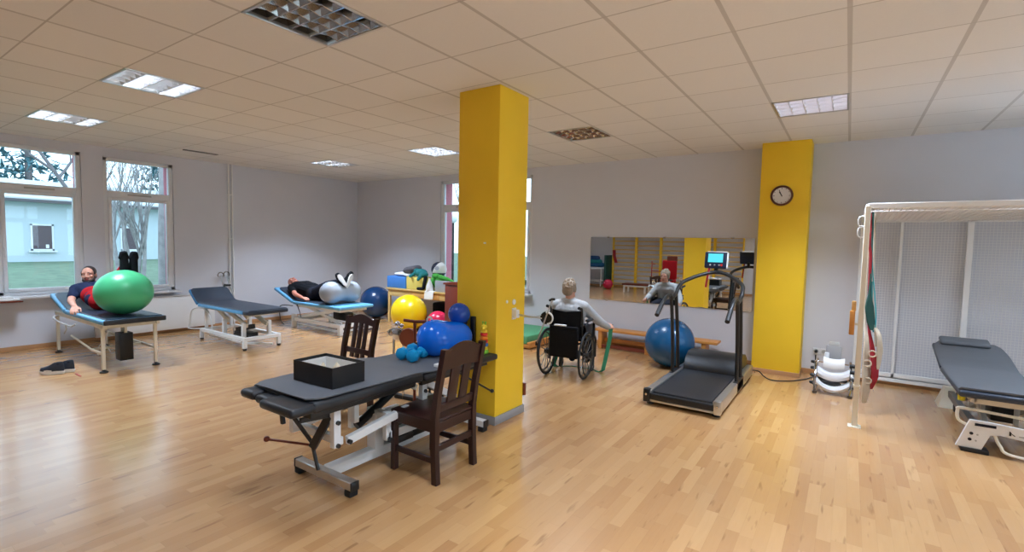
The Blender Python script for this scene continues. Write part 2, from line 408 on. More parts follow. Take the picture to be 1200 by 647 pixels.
# windows (frames, sashes, panes, sills)
def window(n, axis, pos, inn, a0, a1, z0, z1, zt, cols, sill=True):
    """cols: list of (c0,c1) sash spans; zt = transom centre; inn = +1/-1 direction into the room"""
    def B(mb, a, b, zA, zB, d0, d1, bev=.006):
        if axis == 'x': mb.box((pos-inn*d0, a, zA), (pos-inn*d1, b, zB), bev)
        else: mb.box((a, pos-inn*d0, zA), (b, pos-inn*d1, zB), bev)
    f = MB(); w = .055
    B(f, a0, a0+w, z0, z1, .02, .10); B(f, a1-w, a1, z0, z1, .02, .10); B(f, a0, a1, z0, z0+w, .02, .10); B(f, a0, a1, z1-w, z1, .02, .10)
    B(f, a0+w, a1-w, zt-.05, zt+.05, .02, .10)
    for c in cols[:-1]: B(f, c[1]-.03, c[1]+.03, z0, z1, .02, .10)
    root = struct('window_%d' % n, f, 'white_pvc')
    for i, (c0, c1) in enumerate(cols):
        l = a0+w if i == 0 else c0+.03; r = a1-w if i == len(cols)-1 else c1-.03
        s = MB(); t = .045; zb, zu = z0+w, zt-.05
        for q in ((l, l+t, zb, zu), (r-t, r, zb, zu), (l+t, r-t, zb, zb+t), (l+t, r-t, zu-t, zu)): B(s, *q, .005, .075)
        sash = obj('sash', s, 'white_pvc', root)
        p = MB(); B(p, l+t, r-t, zb+t, zu-t, .040, .052, 0); obj('pane', p, 'glass', sash)
        p = MB(); B(p, l, r, zt+.05, z1-w, .050, .062, 0); obj('pane', p, 'glass', root)
        h = MB(); hz = (zb+zu)/2-.1
        B(h, l+.012, l+.034, hz-.03, hz+.03, -.008, .008, .003); B(h, l+.016, l+.030, hz-.12, hz+.01, -.03, -.014, .004); obj('window_handle', h, 'white_pvc', sash)
        v = MB(); vc = (l+r)/2; B(v, vc-.16, vc+.16, zt-.012, zt+.012, .012, .022, .002); obj('trickle_vent', v, 'grey_enamel', root)
    if sill:
        s = MB(); B(s, a0-.04, a1+.04, z0-.03, z0, -.16, .02, .006); obj('window_sill', s, 'white_pvc', root)
    return root
window(1, 'x', XL, 1, *W1, 2.25, [(.74, 1.585), (1.585, 2.47)])
window(2, 'x', XL, 1, *W2, 2.255, [(2.73, 3.67)])
window(3, 'y', YB, -1, *W3, 2.31, [(-6.84, -5.75), (-5.75, -4.66)])
window(4, 'x', XR, -1, *W4, 2.1, [(3.6, 4.53), (4.53, 5.46), (5.46, 6.4)])
window(5, 'x', XR, -1, *W5, 2.1, [(-1.2, -.07), (-.07, 1.06), (1.06, 2.2)])
# painted outer reveals of the window openings
def reveals(name, axis, pos, out, h):
    mb = MB(); a0, a1, z0, z1 = h
    for q in ((a0, a0+.008, z0, z1), (a1-.008, a1, z0, z1), (a0+.008, a1-.008, z1-.008, z1)):
        if axis == 'x': mb.box((pos, q[0], q[2]), (out, q[1], q[3]))
        else: mb.box((q[0], pos, q[2]), (q[1], out, q[3]))
    struct(name, mb, 'pink_render')
reveals('trim_4', 'x', XL-.115, XL-.345, W1); reveals('trim_5', 'x', XL-.115, XL-.345, W2); reveals('trim_6', 'y', YB+.115, YB+.345, W3)
# dark gap along a displaced ceiling tile
struct('trim_3', MB().box((-8.52, 3.46, H-.012), (-8.46, 3.95, H)), 'dark_alu')

# ------------------------------------------------------------------ recessed louvre lamps
def ceiling_light(x, y, states, label):
    """four tubes along X above a parabolic louvre; states: 0 off, 1 dim, 2 bright per channel"""
    t = thing('ceiling_light', label, 'ceiling light', (x, y, H), 'recessed louvre ceiling lights')
    f = MB()
    for a, b in (((-.3,-.3,-.006),(.3,-.282,.02)), ((-.3,.282,-.006),(.3,.3,.02)), ((-.3,-.282,-.006),(-.282,.282,.02)), ((.282,-.282,-.006),(.3,.282,.02))):
        f.box(V(a)+V((x,y,H)), V(b)+V((x,y,H)), .002)
    obj('frame', f, 'aluminium', t)
    hs = MB()
    hs.box((x-.298, y-.298, H+.10), (x+.298, y+.298, H+.112))
    for a, b in (((-.298,-.298,.018),(.298,-.29,.1)), ((-.298,.29,.018),(.298,.298,.1)), ((-.298,-.29,.018),(-.29,.29,.1)), ((.29,-.29,.018),(.298,.29,.1))): hs.box(V(a)+V((x,y,H)), V(b)+V((x,y,H)))
    obj('housing', hs, 'white_enamel' if any(states) else 'dark_alu', t)  # unlit housings get a darker colour, shade put into the material for contrast
    lv = MB(); cw = .564/4
    for i in range(5):                      # side reflectors between channels (tapered)
        yy = y-.282+i*cw
        vs = []
        for xx in (x-.282, x+.282): vs += [(xx, yy-.004, H+.001), (xx, yy+.004, H+.001), (xx, yy+.022, H+.06), (xx, yy-.022, H+.06)]
        lv.add(vs, [(0,1,2,3), (7,6,5,4), (0,4,5,1), (1,5,6,2), (2,6,7,3), (3,7,4,0)])
    for i in range(4):
        yc = y-.282+(i+.5)*cw
        for k in range(1, 5):               # cross blades, thicker at the top, dipping in the middle
            xx = x-.282+k*.564/5
            vs = []
            for dy, zb in ((-cw/2+.005, .001), (0, .012), (cw/2-.005, .001)):
                vs += [(xx-.003, yc+dy, H+zb), (xx+.003, yc+dy, H+zb), (xx+.013, yc+dy, H+.05), (xx-.013, yc+dy, H+.05)]
            fs = [(0,1,2,3), (11,10,9,8)]
            for j in range(2):
                for q in range(4): fs.append((j*4+q, j*4+(q+1) % 4, j*4+4+(q+1) % 4, j*4+4+q))
            lv.add(vs, fs)
    obj('louvre', lv, 'louvre_lit' if any(states) else 'louvre_mirror', t)  # lit and unlit copies of one louvre, the difference put into the material
    for i in range(4):
        yc = y-.282+(i+.5)*cw
        obj('tube', MB().tube([(x-.275, yc, H+.078), (x+.275, yc, H+.078)], .013, 10), ('tube_off', 'tube_dim', 'tube_on')[states[i]], t)
    return t
def lamp_light(x, y, power, col=(.78, .93, 1.16), spread=110):
    d = bpy.data.lights.new('lamp_glow', 'AREA'); d.shape = 'SQUARE'; d.size = .54; d.energy = power; d.color = col; d.spread = math.radians(spread)
    o = bpy.data.objects.new('lamp_glow', d); COL.objects.link(o); o.location = (x, y, H-.012)
    return o
LAMPS = {(0,1): ((2,2,0,2), 'lit louvre ceiling light nearest the left wall, close to the windows'),
         (1,1): ((0,2,0,2), 'louvre ceiling light with two glaring bright bands and two dark bands'),
         (2,1): ((0,0,0,0), 'large unlit louvre ceiling light at the top edge of the view'),
         (0,2): ((2,0,2,0), 'louvre ceiling light above the far left corner of the room'),
         (1,2): ((2,2,2,2), 'sparkling lit louvre ceiling light just left of the yellow column'),
         (2,2): ((0,0,0,0), 'golden looking unlit louvre ceiling light just right of the yellow column'),
         (3,2): ((1,1,1,1), 'softly lit louvre ceiling light in front of the clock pilaster')}
POWER = {(0,1): 36, (1,1): 28, (2,1): 10, (3,1): 40, (4,1): 40, (0,2): 52, (1,2): 40, (2,2): 24, (3,2): 42, (4,2): 44, (0,0): 9, (1,0): 10, (2,0): 13, (3,0): 20, (4,0): 28}
for i, x in enumerate(LAMPX):
    for j, y in enumerate(LAMPY):
        st, lb = LAMPS.get((i, j), ((1,1,1,1), ['leftmost', 'second from left', 'middle', 'fourth from left', 'rightmost'][i]+' louvre ceiling light of the row '+['behind the viewer', 'over the viewer', 'over the mesh cage'][j]+', out of view'))
        ceiling_light(x, y, st, lb)
        lamp_light(x, y, POWER[(i, j)])
# ------------------------------------------------------------------ treatment couches
def slab(mb, p0, p1, y0, y1, th, bev=.02):
    """cushion whose top runs from p0=(x,z) to p1=(x,z), between y0 and y1"""
    a = V((p0[0], 0, p0[1])); b = V((p1[0], 0, p1[1])); d = b-a
    T = frame((p0[0], (y0+y1)/2, p0[1]), d, y=(0, 1, 0))
    w = (y1-y0)/2; s = 1 if T.col[2][2] > 0 else -1
    mb.box((0, -w, -th*s), (d.length, w, 0), bev, T, 3); return mb
def upholstery(t, x0, x1, y0, y1, z, hinge, zh, th, edge, top, m=.035, mend=None):
    obj('bed_cushion', slab(MB(), (hinge+.008, z), (x1, z), y0, y1, th), edge, t)
    obj('head_cushion', slab(MB(), (hinge-.008, z+.004), (x0, zh), y0, y1, th), edge, t)
    dx, dz = x0-hinge, zh-z; L = math.hypot(dx, dz); ux, uz = dx/L, dz/L
    e = mend if mend is not None else x1-m
    prof = [(e, z), (hinge+.30, z), (hinge+.12, z), (hinge+.03, z+.008)]+[(hinge+ux*L*k+uz*.0, z+.004+uz*L*k) for k in (.12, .35, .7, (L-m)/L-.06, (L-m)/L)]
    mt = MB(); vs = []; fs = []; n = len(prof)
    for i, (x, q) in enumerate(prof):
        ins = m+(.04 if i == n-1 else .008 if i == n-2 else 0)
        for y, h in ((y0+ins-.006, 0), (y0+ins+.006, .012), (y1-ins-.006, .012), (y1-ins+.006, 0)): vs.append((x, y, q+h))
    for i in range(n-1):
        for k in range(4): fs.append((i*4+k, i*4+(k+1) % 4, i*4+4+(k+1) % 4, i*4+4+k))
    fs += [(0,1,2,3), tuple(n*4-4+k for k in (3,2,1,0))]
    mt.add(vs, fs, True); obj('mat', mt, top, t)

# --- couch by the window with the green ball on it
t = thing('treatment_couch', 'blue treatment couch on four cream legs under the window, green ball on it', 'treatment table', (-8, 2.3, 0), 'treatment couches')
X0, X1, Y0, Y1, Z0 = -9.02, -7.0, 1.985, 2.62, .63
upholstery(t, X0, X1, Y0, Y1, Z0, -8.44, .805, .06, 'sky_vinyl', 'navy_vinyl')
obj('end_pad', MB().box((-7.02, Y0+.005, .572), (-6.985, Y1-.005, .632), .012), 'black_vinyl', t)
fr = MB()
for y in (2.02, 2.56): fr.bar((-8.9, y, .545), (-7.08, y, .545), .035, .045)
for x in (-8.86, -8.0, -7.14): fr.bar((x, 2.02, .54), (x, 2.56, .54), .035, .045)
fr.bar((-8.42, 2.05, .55), (-8.95, 2.05, .715), .025, .03); fr.bar((-8.42, 2.53, .55), (-8.95, 2.53, .715), .025, .03)
obj('frame', fr, 'cream_enamel', t)
for x, y in ((-8.86, 2.02), (-8.86, 2.54), (-7.15, 2.02), (-7.13, 2.54)):
    l = obj('leg', MB().bar((x, y, .035), (x, y, .53), .034), 'cream_enamel', t)
    obj('foot_pad', MB().lathe([(.042, 0), (.040, .014), (.016, .024), (.016, .07)], 14, M.Translation((x, y, 0))), 'black_rubber', l)
st = MB(); st.bar((-8.86, 2.54, .22), (-7.13, 2.54, .22), .028); st.bar((-7.55, 2.02, .22), (-7.15, 2.02, .22), .028); st.bar((-7.55, 2.02, .22), (-7.55, 2.54, .22), .028); st.bar((-8.3, 2.02, .30), (-7.55, 2.02, .22), .02)
obj('stretcher', st, 'cream_enamel', t)
cb = MB().box((-7.44, 2.22, .08), (-7.28, 2.36, .42), .008)
cbx = obj('control_box', cb, 'black_plastic', t)
p = MB(); p.bar((-7.41, 2.29, .41), (-7.41, 2.29, .54), .03); p.bar((-7.31, 2.29, .41), (-7.31, 2.29, .54), .03); obj('hanger', p, 'cream_enamel', cbx)
obj('cable', MB().tube(spline([(-7.2, 2.1, .54), (-7.28, 2.08, .36), (-7.45, 2.08, .2), (-7.62, 2.1, .13), (-7.66, 2.12, .22), (-7.58, 2.15, .27), (-7.53, 2.2, .16)]), .007, 8), 'wire_white', t)
lv = MB(); lv.tube(spline([(-8.72, 2.0, .53), (-8.7, 1.94, .50), (-8.35, 1.94, .47), (-8.0, 1.95, .46)], 5), .011, 8); lv.tube([(-8.25, 1.95, .47), (-8.23, 1.96, .40), (-8.34, 1.96, .33)], .008, 8); lv.tube([(-8.0, 1.95, .46), (-7.9, 1.97, .50)], .011, 8)
obj('lever', lv, 'grey_enamel', t)

# --- empty hi-lo couch in the middle
t = thing('treatment_couch', 'empty dark topped treatment couch with white foot loop, in front of the radiator', 'treatment table', (-7.7, 3.85, 0), 'treatment couches')
Y0, Y1, Z0 = 3.55, 4.14, .585
upholstery(t, -8.63, -6.84, Y0, Y1, Z0, -8.36, .79, .055, 'teal_edge', 'slate_vinyl', .012)
obj('side_trim', MB().box((-8.33, Y0-.006, .537), (-7.0, Y0+.002, .574), .003), 'sky_vinyl', t)
obj('end_pad', MB().box((-6.99, Y0-.004, .533), (-6.832, Y1+.004, .588), .016), 'navy_vinyl', t)
fr = MB()
for y in (3.62, 4.13): fr.bar((-8.4, y, .16), (-7.06, y, .16), .05, .05)
fr.bar((-8.38, 3.62, .16), (-8.38, 4.13, .16), .05); fr.bar((-7.08, 3.62, .16), (-7.08, 4.13, .16), .05); fr.bar((-7.4, 3.75, .05), (-7.02, 4.0, .05), .03); fr.bar((-8.3, 3.7, .07), (-7.45, 3.75, .05), .03)
obj('base_frame', fr, 'white_enamel', t)
for x, y in ((-8.38, 3.62), (-8.38, 4.13), (-7.08, 3.62), (-7.08, 4.13)):
    l = obj('leg', MB().bar((x, y, .03), (x, y, .15), .05), 'white_enamel', t)
    obj('foot_pad', MB().lathe([(.026, 0), (.026, .03)], 12, M.Translation((x, y, 0))), 'black_rubber', l)
up = MB()
for x in (-7.22, -7.78): up.bar((x, 3.68, .17), (x, 3.68, .38), .05); up.bar((x, 4.06, .17), (x, 4.06, .38), .05)
up.bar((-8.36, 3.68, .17), (-8.36, 3.68, .53), .04); up.bar((-8.36, 4.06, .17), (-8.36, 4.06, .53), .04)
obj('upright', up, 'white_enamel', t)
ln = MB()
for y in (3.72, 4.02): ln.bar((-7.75, y, .36), (-8.12, y, .54), .035, .06); ln.bar((-7.2, y, .33), (-7.85, y, .54), .035, .06)
obj('lifting_arm', ln, 'cream_enamel', t)
sf = MB()
for y in (3.66, 4.03): sf.bar((-8.34, y, .515), (-6.95, y, .515), .04, .03)
sf.bar((-6.97, 3.66, .515), (-6.97, 4.03, .515), .04, .03); sf.bar((-8.32, 3.66, .515), (-8.32, 4.03, .515), .04, .03)
obj('bed_frame', sf, 'cream_enamel', t)
mo = MB(); mo.bar((-7.75, 3.86, .2), (-7.3, 3.86, .3), .07); mo.box((-7.7, 3.78, .10), (-7.3, 3.94, .2), .01); obj('motor', mo, 'black_plastic', t)
obj('foot_loop', MB().tube(spline([(-8.42, 3.62, .17), (-8.78, 3.6, .14), (-8.8, 3.62, .2), (-8.72, 3.62, .42), (-8.5, 3.62, .49), (-8.2, 3.62, .48), (-8.06, 3.62, .36), (-8.04, 3.62, .18)], 6), .011, 8), 'white_enamel', t)

# --- couch in the corner with the silver ball on it
t = thing('treatment_couch', 'light blue edged couch on white crossed scissor legs, a man in black lying on it', 'treatment table', (-7.9, 5.5, 0), 'treatment couches')
Y0, Y1, Z0 = 5.14, 5.86, .485
upholstery(t, -8.95, -6.98, Y0, Y1, Z0, -8.36, .70, .055, 'sky_vinyl', 'slate_vinyl', .055, -7.42)
sf = MB()
for y in (5.24, 5.76): sf.bar((-8.36, y, .405), (-7.08, y, .405), .05, .05)
sf.bar((-7.1, 5.24, .405), (-7.1, 5.76, .405), .05); sf.bar((-8.34, 5.24, .405), (-8.34, 5.76, .405), .05)
sf.bar((-8.37, 5.24, .42), (-8.85, 5.24, .6), .03); sf.bar((-8.37, 5.76, .42), (-8.85, 5.76, .6), .03)
obj('bed_frame', sf, 'white_enamel', t)
fr = MB()
for y in (5.2, 5.96): fr.bar((-8.37, y, .15), (-7.03, y, .15), .05, .06); fr.bar((-8.3, y+.03*(1 if y < 5.5 else -1), .05), (-7.1, y+.03*(1 if y < 5.5 else -1), .05), .03, .03)
fr.bar((-7.05, 5.2, .15), (-7.05, 5.96, .15), .05, .06); fr.bar((-8.35, 5.2, .15), (-8.35, 5.96, .15), .05, .06); fr.bar((-7.05, 5.2, .06), (-7.05, 5.96, .06), .03, .03)
obj('base_frame', fr, 'white_enamel', t)
for x, y, h in ((-8.38, 5.19, .24), (-8.38, 5.97, .24), (-7.03, 5.19, .18), (-7.03, 5.97, .18)): obj('leg', MB().bar((x, y, 0), (x, y, h), .07, .07, bev=.005), 'white_enamel', t)
sc = MB()
for y in (5.235, 5.76): sc.bar((-8.32, y, .19), (-7.3, y, .385), .03, .055); sc.bar((-8.05, y+.035, .395), (-7.1, y+.035, .17), .03, .055)
sc.tube([(-7.75, 5.3, .29), (-7.75, 5.74, .29)], .015, 8)
obj('scissor_arm', sc, 'white_enamel', t)
obj('stay', MB().tube([(-8.3, 5.2, .43), (-8.2, 5.22, .19)], .008, 8), 'black_metal', t)
obj('motor', MB().box((-7.55, 5.42, .2), (-7.2, 5.6, .34), .02), 'black_plastic', t)
obj('cable_loop', MB().tube(spline([(-8.34, 5.14, .4), (-8.55, 5.08, .4), (-8.62, 5.05, .34), (-8.58, 5.05, .12), (-8.55, 5.1, .04)], 6), .008, 8), 'black_plastic', t)

# --- couch in the mesh cage
t = thing('treatment_couch', 'grey topped couch with white printed end plate standing inside the mesh cage', 'treatment table', (1.15, 6.2, 0), 'treatment couches')
def slaby(mb, p0, p1, x0, x1, th, bev=.02):
    a = V((0, p0[0], p0[1])); b = V((0, p1[0], p1[1])); d = b-a
    T = frame(((x0+x1)/2, p0[0], p0[1]), d, y=(1, 0, 0)); w = (x1-x0)/2; s = 1 if T.col[2][2] > 0 else -1
    mb.box((0, -w, -th*s), (d.length, w, 0), bev, T, 3); return mb
AX0, AX1 = .80, 1.36
obj('bed_cushion', slaby(MB(), (6.36, .485), (5.33, .485), AX0, AX1, .055), 'slate_vinyl', t)
obj('head_cushion', slaby(MB(), (6.37, .49), (7.0, .625), AX0, AX1, .055), 'slate_vinyl', t)
# one long mat that follows the bend, with rounded upper corners
mt = MB(); prof = [(5.36, .492), (5.9, .492), (6.25, .495), (6.38, .503), (6.5, .532), (6.75, .586), (6.93, .625), (7.0, .640)]
vs = []; fs = []
for i, (y, z) in enumerate(prof):
    ins = .018+(.05 if i == 7 else (.015 if i == 6 else 0)); 
    for x, dz in ((AX0+ins-.02, 0), (AX0+ins, .016), (AX1-ins, .016), (AX1-ins+.02, 0)): vs.append((x, y, z+dz))
for i in range(len(prof)-1):
    for k in range(4): fs.append((i*4+k, i*4+(k+1) % 4, i*4+4+(k+1) % 4, i*4+4+k))
fs += [(0,1,2,3), tuple(len(prof)*4-4+k for k in (3,2,1,0))]
mt.add(vs, fs, True); obj('mat', mt, 'grey_mat', t)
hp = MB(); T = frame(((AX0+AX1)/2-.03, 6.97, .668), (1, 0, 0), y=(0, .97, .24)); hp.box((-.2, -.12, -.02), (.2, .05, .03), .028, T, 3); obj('head_pad', hp, 'grey_mat', t)
fr = MB()
for x in (.90, 1.28): fr.bar((x, 5.38, .41), (x, 6.35, .41), .04, .045); fr.bar((x, 6.36, .42), (x, 6.95, .55), .03, .035)
for y in (5.4, 5.85, 6.33): fr.bar((.90, y, .405), (1.28, y, .405), .04, .045)
obj('bed_frame', fr, 'cream_enamel', t)
fr = MB()
for x in (.95, 1.42): fr.bar((x, 5.36, .14), (x, 6.8, .14), .05, .06)
fr.bar((.95, 6.76, .13), (1.42, 6.76, .13), .05, .06); fr.bar((.95, 5.42, .2), (1.42, 5.42, .2), .04, .05)
obj('base_frame', fr, 'dark_alu', t)
lk = MB()
for x in (1.02, 1.36): lk.bar((x, 5.62, .17), (x, 6.2, .39), .035, .05); lk.bar((x, 6.2, .17), (x, 5.7, .39), .035, .05)
lk.bar((1.02, 5.75, .2), (1.02, 5.75, .4), .03); lk.bar((1.2, 5.6, .2), (1.2, 5.6, .4), .03)
obj('lifting_arm', lk, 'grey_enamel', t)
obj('motor', MB().box((1.1, 5.9, .13), (1.28, 6.2, .26), .02), 'black_plastic', t)
ft = MB(); vs = [(.845, 6.66, 0), (.985, 6.66, 0), (.985, 6.9, 0), (.845, 6.9, 0), (.90, 6.74, .2), (.985, 6.74, .2), (.985, 6.84, .2), (.90, 6.84, .2)]
ft.add(vs, [(0,3,2,1), (4,5,6,7), (0,1,5,4), (1,2,6,5), (2,3,7,6), (3,0,4,7)]); obj('foot_cover', ft, 'cream_enamel', t)
T = frame((.985, 6.58, .045), (0, 0, 1), y=(0, 1, 0)) @ M.Rotation(PI/2, 4, 'X')
obj('castor', MB().lathe([(.012, -.014), (.04, -.014), (.045, 0), (.04, .014), (.012, .014)], 16, frame((.965, 6.55, .045), (0, 1, 0), z=(1, 0, 0))), 'black_rubber', t)
# white end plate with slanted control panel
pl = MB(); poly = [(.80, .035), (.955, .035), (1.0, .16), (1.06, .172), (1.52, .125), (1.52, .225), (.98, .262), (.875, .262)]
pl.prism(poly, .03, frame((0, 5.335, 0), (1, 0, 0), y=(0, 0, 1))); plate = obj('end_plate', pl, 'white_enamel', t)
pt = MB(); pt.box((.905, 5.299, .222), (1.03, 5.306, .243)); 
for zx, zz in ((.888, .155), (.881, .105)): pt.lathe([(.012, 0), (.012, .006)], 14, frame((zx, 5.306, zz), (1, 0, 0), z=(0, -1, 0)))
obj('panel_print', pt, 'charcoal_cloth', plate)
pt = MB()
for zx, zz in ((.925, .15), (.918, .1)): pt.lathe([(.007, 0), (.007, .004)], 10, frame((zx, 5.306, zz), (1, 0, 0), z=(0, -1, 0)))
pt.box((1.16, 5.301, .184), (1.29, 5.305, .193)); obj('lettering_bar', pt, 'grey_enamel', plate)
em = MB(); em.prism([(0, 0), (.012, 0), (.012, .015), (.03, 0), (.036, .004), (.014, .02), (.006, .034), (0, .034)], .004, frame((1.105, 5.305, .185), (1, 0, 0), y=(0, 0, 1))); obj('emblem', em, 'ink', plate)
obj('bumper', MB().tube(spline([(.89, 5.34, .20), (.815, 5.36, .235), (.805, 5.37, .31), (.835, 5.37, .335), (1.1, 5.36, .325), (1.5, 5.35, .30)], 6), .012, 8), 'cream_enamel', t)
obj('lower_bar', MB().tube(spline([(1.03, 5.33, .16), (1.06, 5.30, .09), (1.13, 5.29, .035), (1.5, 5.28, .02)], 6), .011, 8), 'cream_enamel', t)
obj('base_foot', MB().box((.83, 5.29, 0), (1.0, 5.4, .035), .006), 'black_rubber', t)
tag(obj('tag_bottle', MB().lathe([(.0, .0), (.026, .002), (.026, .05), (.012, .075), (.009, .1), (0, .1)], 14, M.Translation((.865, 5.64, .335))), 'bottle_yellow'), 'small yellow bottle tucked at the side rail of the grey couch in the cage', 'bottle')

# --- central black couch
t = thing('treatment_couch', 'long black treatment couch in the room centre with a white pedestal base', 'treatment table', (-2.79, 2.5, 0), 'treatment couches')
obj('bed_cushion', MB().box((-3.12, 1.64, .608), (-2.46, 2.52, .675), .02, None, 3), 'black_vinyl', t)
obj('leg_cushion', MB().box((-3.12, 2.53, .60), (-2.46, 3.425, .652), .02, None, 3), 'black_vinyl', t)
for x0, x1, y0, zt in ((-3.12, -2.965, 1.555, .662), (-2.80, -2.462, 1.50, .668)): obj('arm_pad', MB().box((x0, y0, zt-.055), (x1, 1.70, zt), .024, None, 3), 'black_vinyl', t)
obj('chin_pad', MB().box((-2.955, 1.56, .60), (-2.81, 1.70, .652), .022, None, 3), 'black_vinyl', t)
# grey mat draped over the near half, with a wave where it runs over the joint
mt = MB(); nx, ny = 14, 30; vs = []; fs = []
for j in range(ny+1):
    y = 1.63+(3.0-1.63)*j/ny
    for i in range(nx+1):
        u = -1+2*i/nx; hw = .322
        e = max(0, (1.72-y)/.09); hw -= .06*min(1, e)**2
        x = -2.792+u*hw
        z = .680 if y < 2.45 else .680-.024*min(1, (y-2.45)/.2)
        z += .006*math.sin((y-1.6)*4+u*1.5)*max(0, abs(u)-.2)
        vs.append((x, y, z))
n0 = len(vs); vs += [(x, y, z+.007) for x, y, z in vs]
for j in range(ny):
    for i in range(nx):
        a = j*(nx+1)+i; fs.append((a, a+nx+1, a+nx+2, a+1)); fs.append((n0+a, n0+a+1, n0+a+nx+2, n0+a+nx+1))
for j in range(ny):
    a = j*(nx+1); b = a+nx; fs.append((a, n0+a, n0+a+nx+1, a+nx+1)); fs.append((b, b+nx+1, n0+b+nx+1, n0+b))
for i in range(nx):
    a = i; b = ny*(nx+1)+i; fs.append((a, a+1, n0+a+1, n0+a)); fs.append((b, n0+b, n0+b+1, b+1))
mt.add(vs, fs, True); obj('mat', mt, 'grey_mat', t)
fr = MB()
for x in (-3.04, -2.54): fr.bar((x, 1.66, .585), (x, 2.5, .585), .035, .045); fr.bar((x, 2.56, .58), (x, 3.35, .58), .035, .045)
for y in (1.68, 2.1, 2.48, 2.6, 3.3): fr.bar((-3.04, y, .58), (-2.54, y, .58), .035, .04)
obj('bed_frame', fr, 'black_metal', t)
bs = MB(); bs.bar((-2.79, 1.95, .07), (-2.79, 3.28, .07), .075, .075, bev=.006)
obj('base_beam', bs, 'white_enamel', t)
for y in (1.93, 3.28):
    b = MB(); b.bar((-3.075, y, .07), (-2.48, y, .07), .058, .055, bev=.005); k = obj('base_crossbar', b, 'aluminium' if y < 2 else 'white_enamel', t)
    for x in (-3.05, -2.51):
        obj('foot_pad', MB().box((x-.03, y-.032, 0), (x+.03, y+.032, .043), .008), 'black_rubber', k)
    for x in (-3.08, -2.475): obj('end_cap', MB().box((x-.006, y-.030, .041), (x+.006, y+.030, .099), .002), 'black_plastic', k)
ps = MB(); ps.bar((-2.79, 2.36, .1), (-2.79, 2.36, .36), .09, .08); ps.bar((-2.86, 2.36, .36), (-2.6, 2.36, .345), .05, .06)
ps.bar((-2.60, 2.30, .22), (-2.60, 2.30, .42), .04, .045); ps.bar((-2.60, 2.30, .25), (-2.60, 2.75, .25), .04, .06)
ps.bar((-2.98, 2.30, .22), (-2.98, 2.30, .42), .04, .045); ps.bar((-2.98, 2.30, .25), (-2.98, 2.75, .25), .04, .06)
ps.bar((-2.79, 2.9, .1), (-2.79, 2.9, .36), .09, .08)
obj('pedestal', ps, 'white_enamel', t)
ar = MB(); ar.bar((-2.55, 1.93, .345), (-2.55, 2.45, .415), .035, .055); ar.bar((-3.03, 1.93, .345), (-3.03, 2.45, .415), .035, .055)
ar.bar((-2.57, 1.86, .32), (-2.57, 1.86, .58), .045, .05); ar.bar((-3.01, 1.86, .32), (-3.01, 1.86, .58), .045, .05); ar.bar((-3.01, 1.9, .345), (-2.57, 1.9, .345), .04, .05)
ar.bar((-2.57, 2.62, .33), (-2.57, 2.62, .57), .045, .05); ar.bar((-3.01, 2.62, .33), (-3.01, 2.62, .57), .045, .05); ar.bar((-2.57, 2.98, .36), (-2.57, 2.66, .55), .035, .05); ar.bar((-3.01, 2.98, .36), (-3.01, 2.66, .55), .035, .05)
ar.bar((-2.9, 2.02, .36), (-2.9, 2.02, .57), .04); ar.bar((-2.74, 2.14, .36), (-2.74, 2.14, .57), .04)
obj('lifting_arm', ar, 'white_enamel', t)
bt = MB()
for x, y, z in ((-2.52, 1.93, .345), (-2.52, 2.45, .415), (-2.545, 1.86, .48), (-2.545, 1.86, .335), (-2.545, 2.62, .5), (-2.545, 2.62, .36), (-2.57, 2.30, .23)): bt.lathe([(.014, -.012), (.014, .012)], 10, frame((x, y, z), (0, 1, 0), z=(1, 0, 0)))
obj('bolt', bt, 'black_plastic', t)
mo = MB(); mo.box((-2.88, 2.45, .12), (-2.66, 2.85, .21), .02); mo.box((-2.75, 2.4, .14), (-2.62, 2.58, .19), .01); mo.tube([(-2.8, 2.2, .3), (-2.8, 2.6, .5)], .03, 12); obj('motor', mo, 'black_plastic', t)
# folding crank bracket under the near end
ck = MB(); ck.bar((-2.6, 1.84, .52), (-2.72, 1.80, .30), .028, .05); ck.bar((-2.6, 1.84, .525), (-2.6, 1.64, .545), .02, .03); ck.bar((-2.82, 1.70, .55), (-2.72, 1.80, .33), .018, .022); ck.bar((-2.72, 1.80, .32), (-2.66, 1.80, .17), .018, .02); ck.bar((-2.86, 1.68, .57), (-2.84, 1.68, .46), .025)
obj('crank_bracket', ck, 'black_metal', t)
rd = MB(); rd.tube([(-2.72, 1.80, .315), (-2.985, 1.66, .335)], .008, 8); rd.ell((-2.99, 1.657, .336), .019); obj('crank_handle', rd, 'brown_wood', t)
rd = MB(); rd.tube([(-2.5, 2.95, .575), (-2.46, 3.32, .35)], .008, 8); rd.ell((-2.457, 3.335, .345), .017); obj('far_handle', rd, 'black_metal', t)
lvv = MB(); lvv.bar((-3.15, 2.68, .56), (-3.19, 2.62, .36), .02); lvv.bar((-2.66, 2.7, .5), (-2.62, 2.85, .43), .02); lvv.bar((-2.62, 2.85, .43), (-2.58, 2.88, .35), .02); obj('lever', lvv, 'black_metal', t)

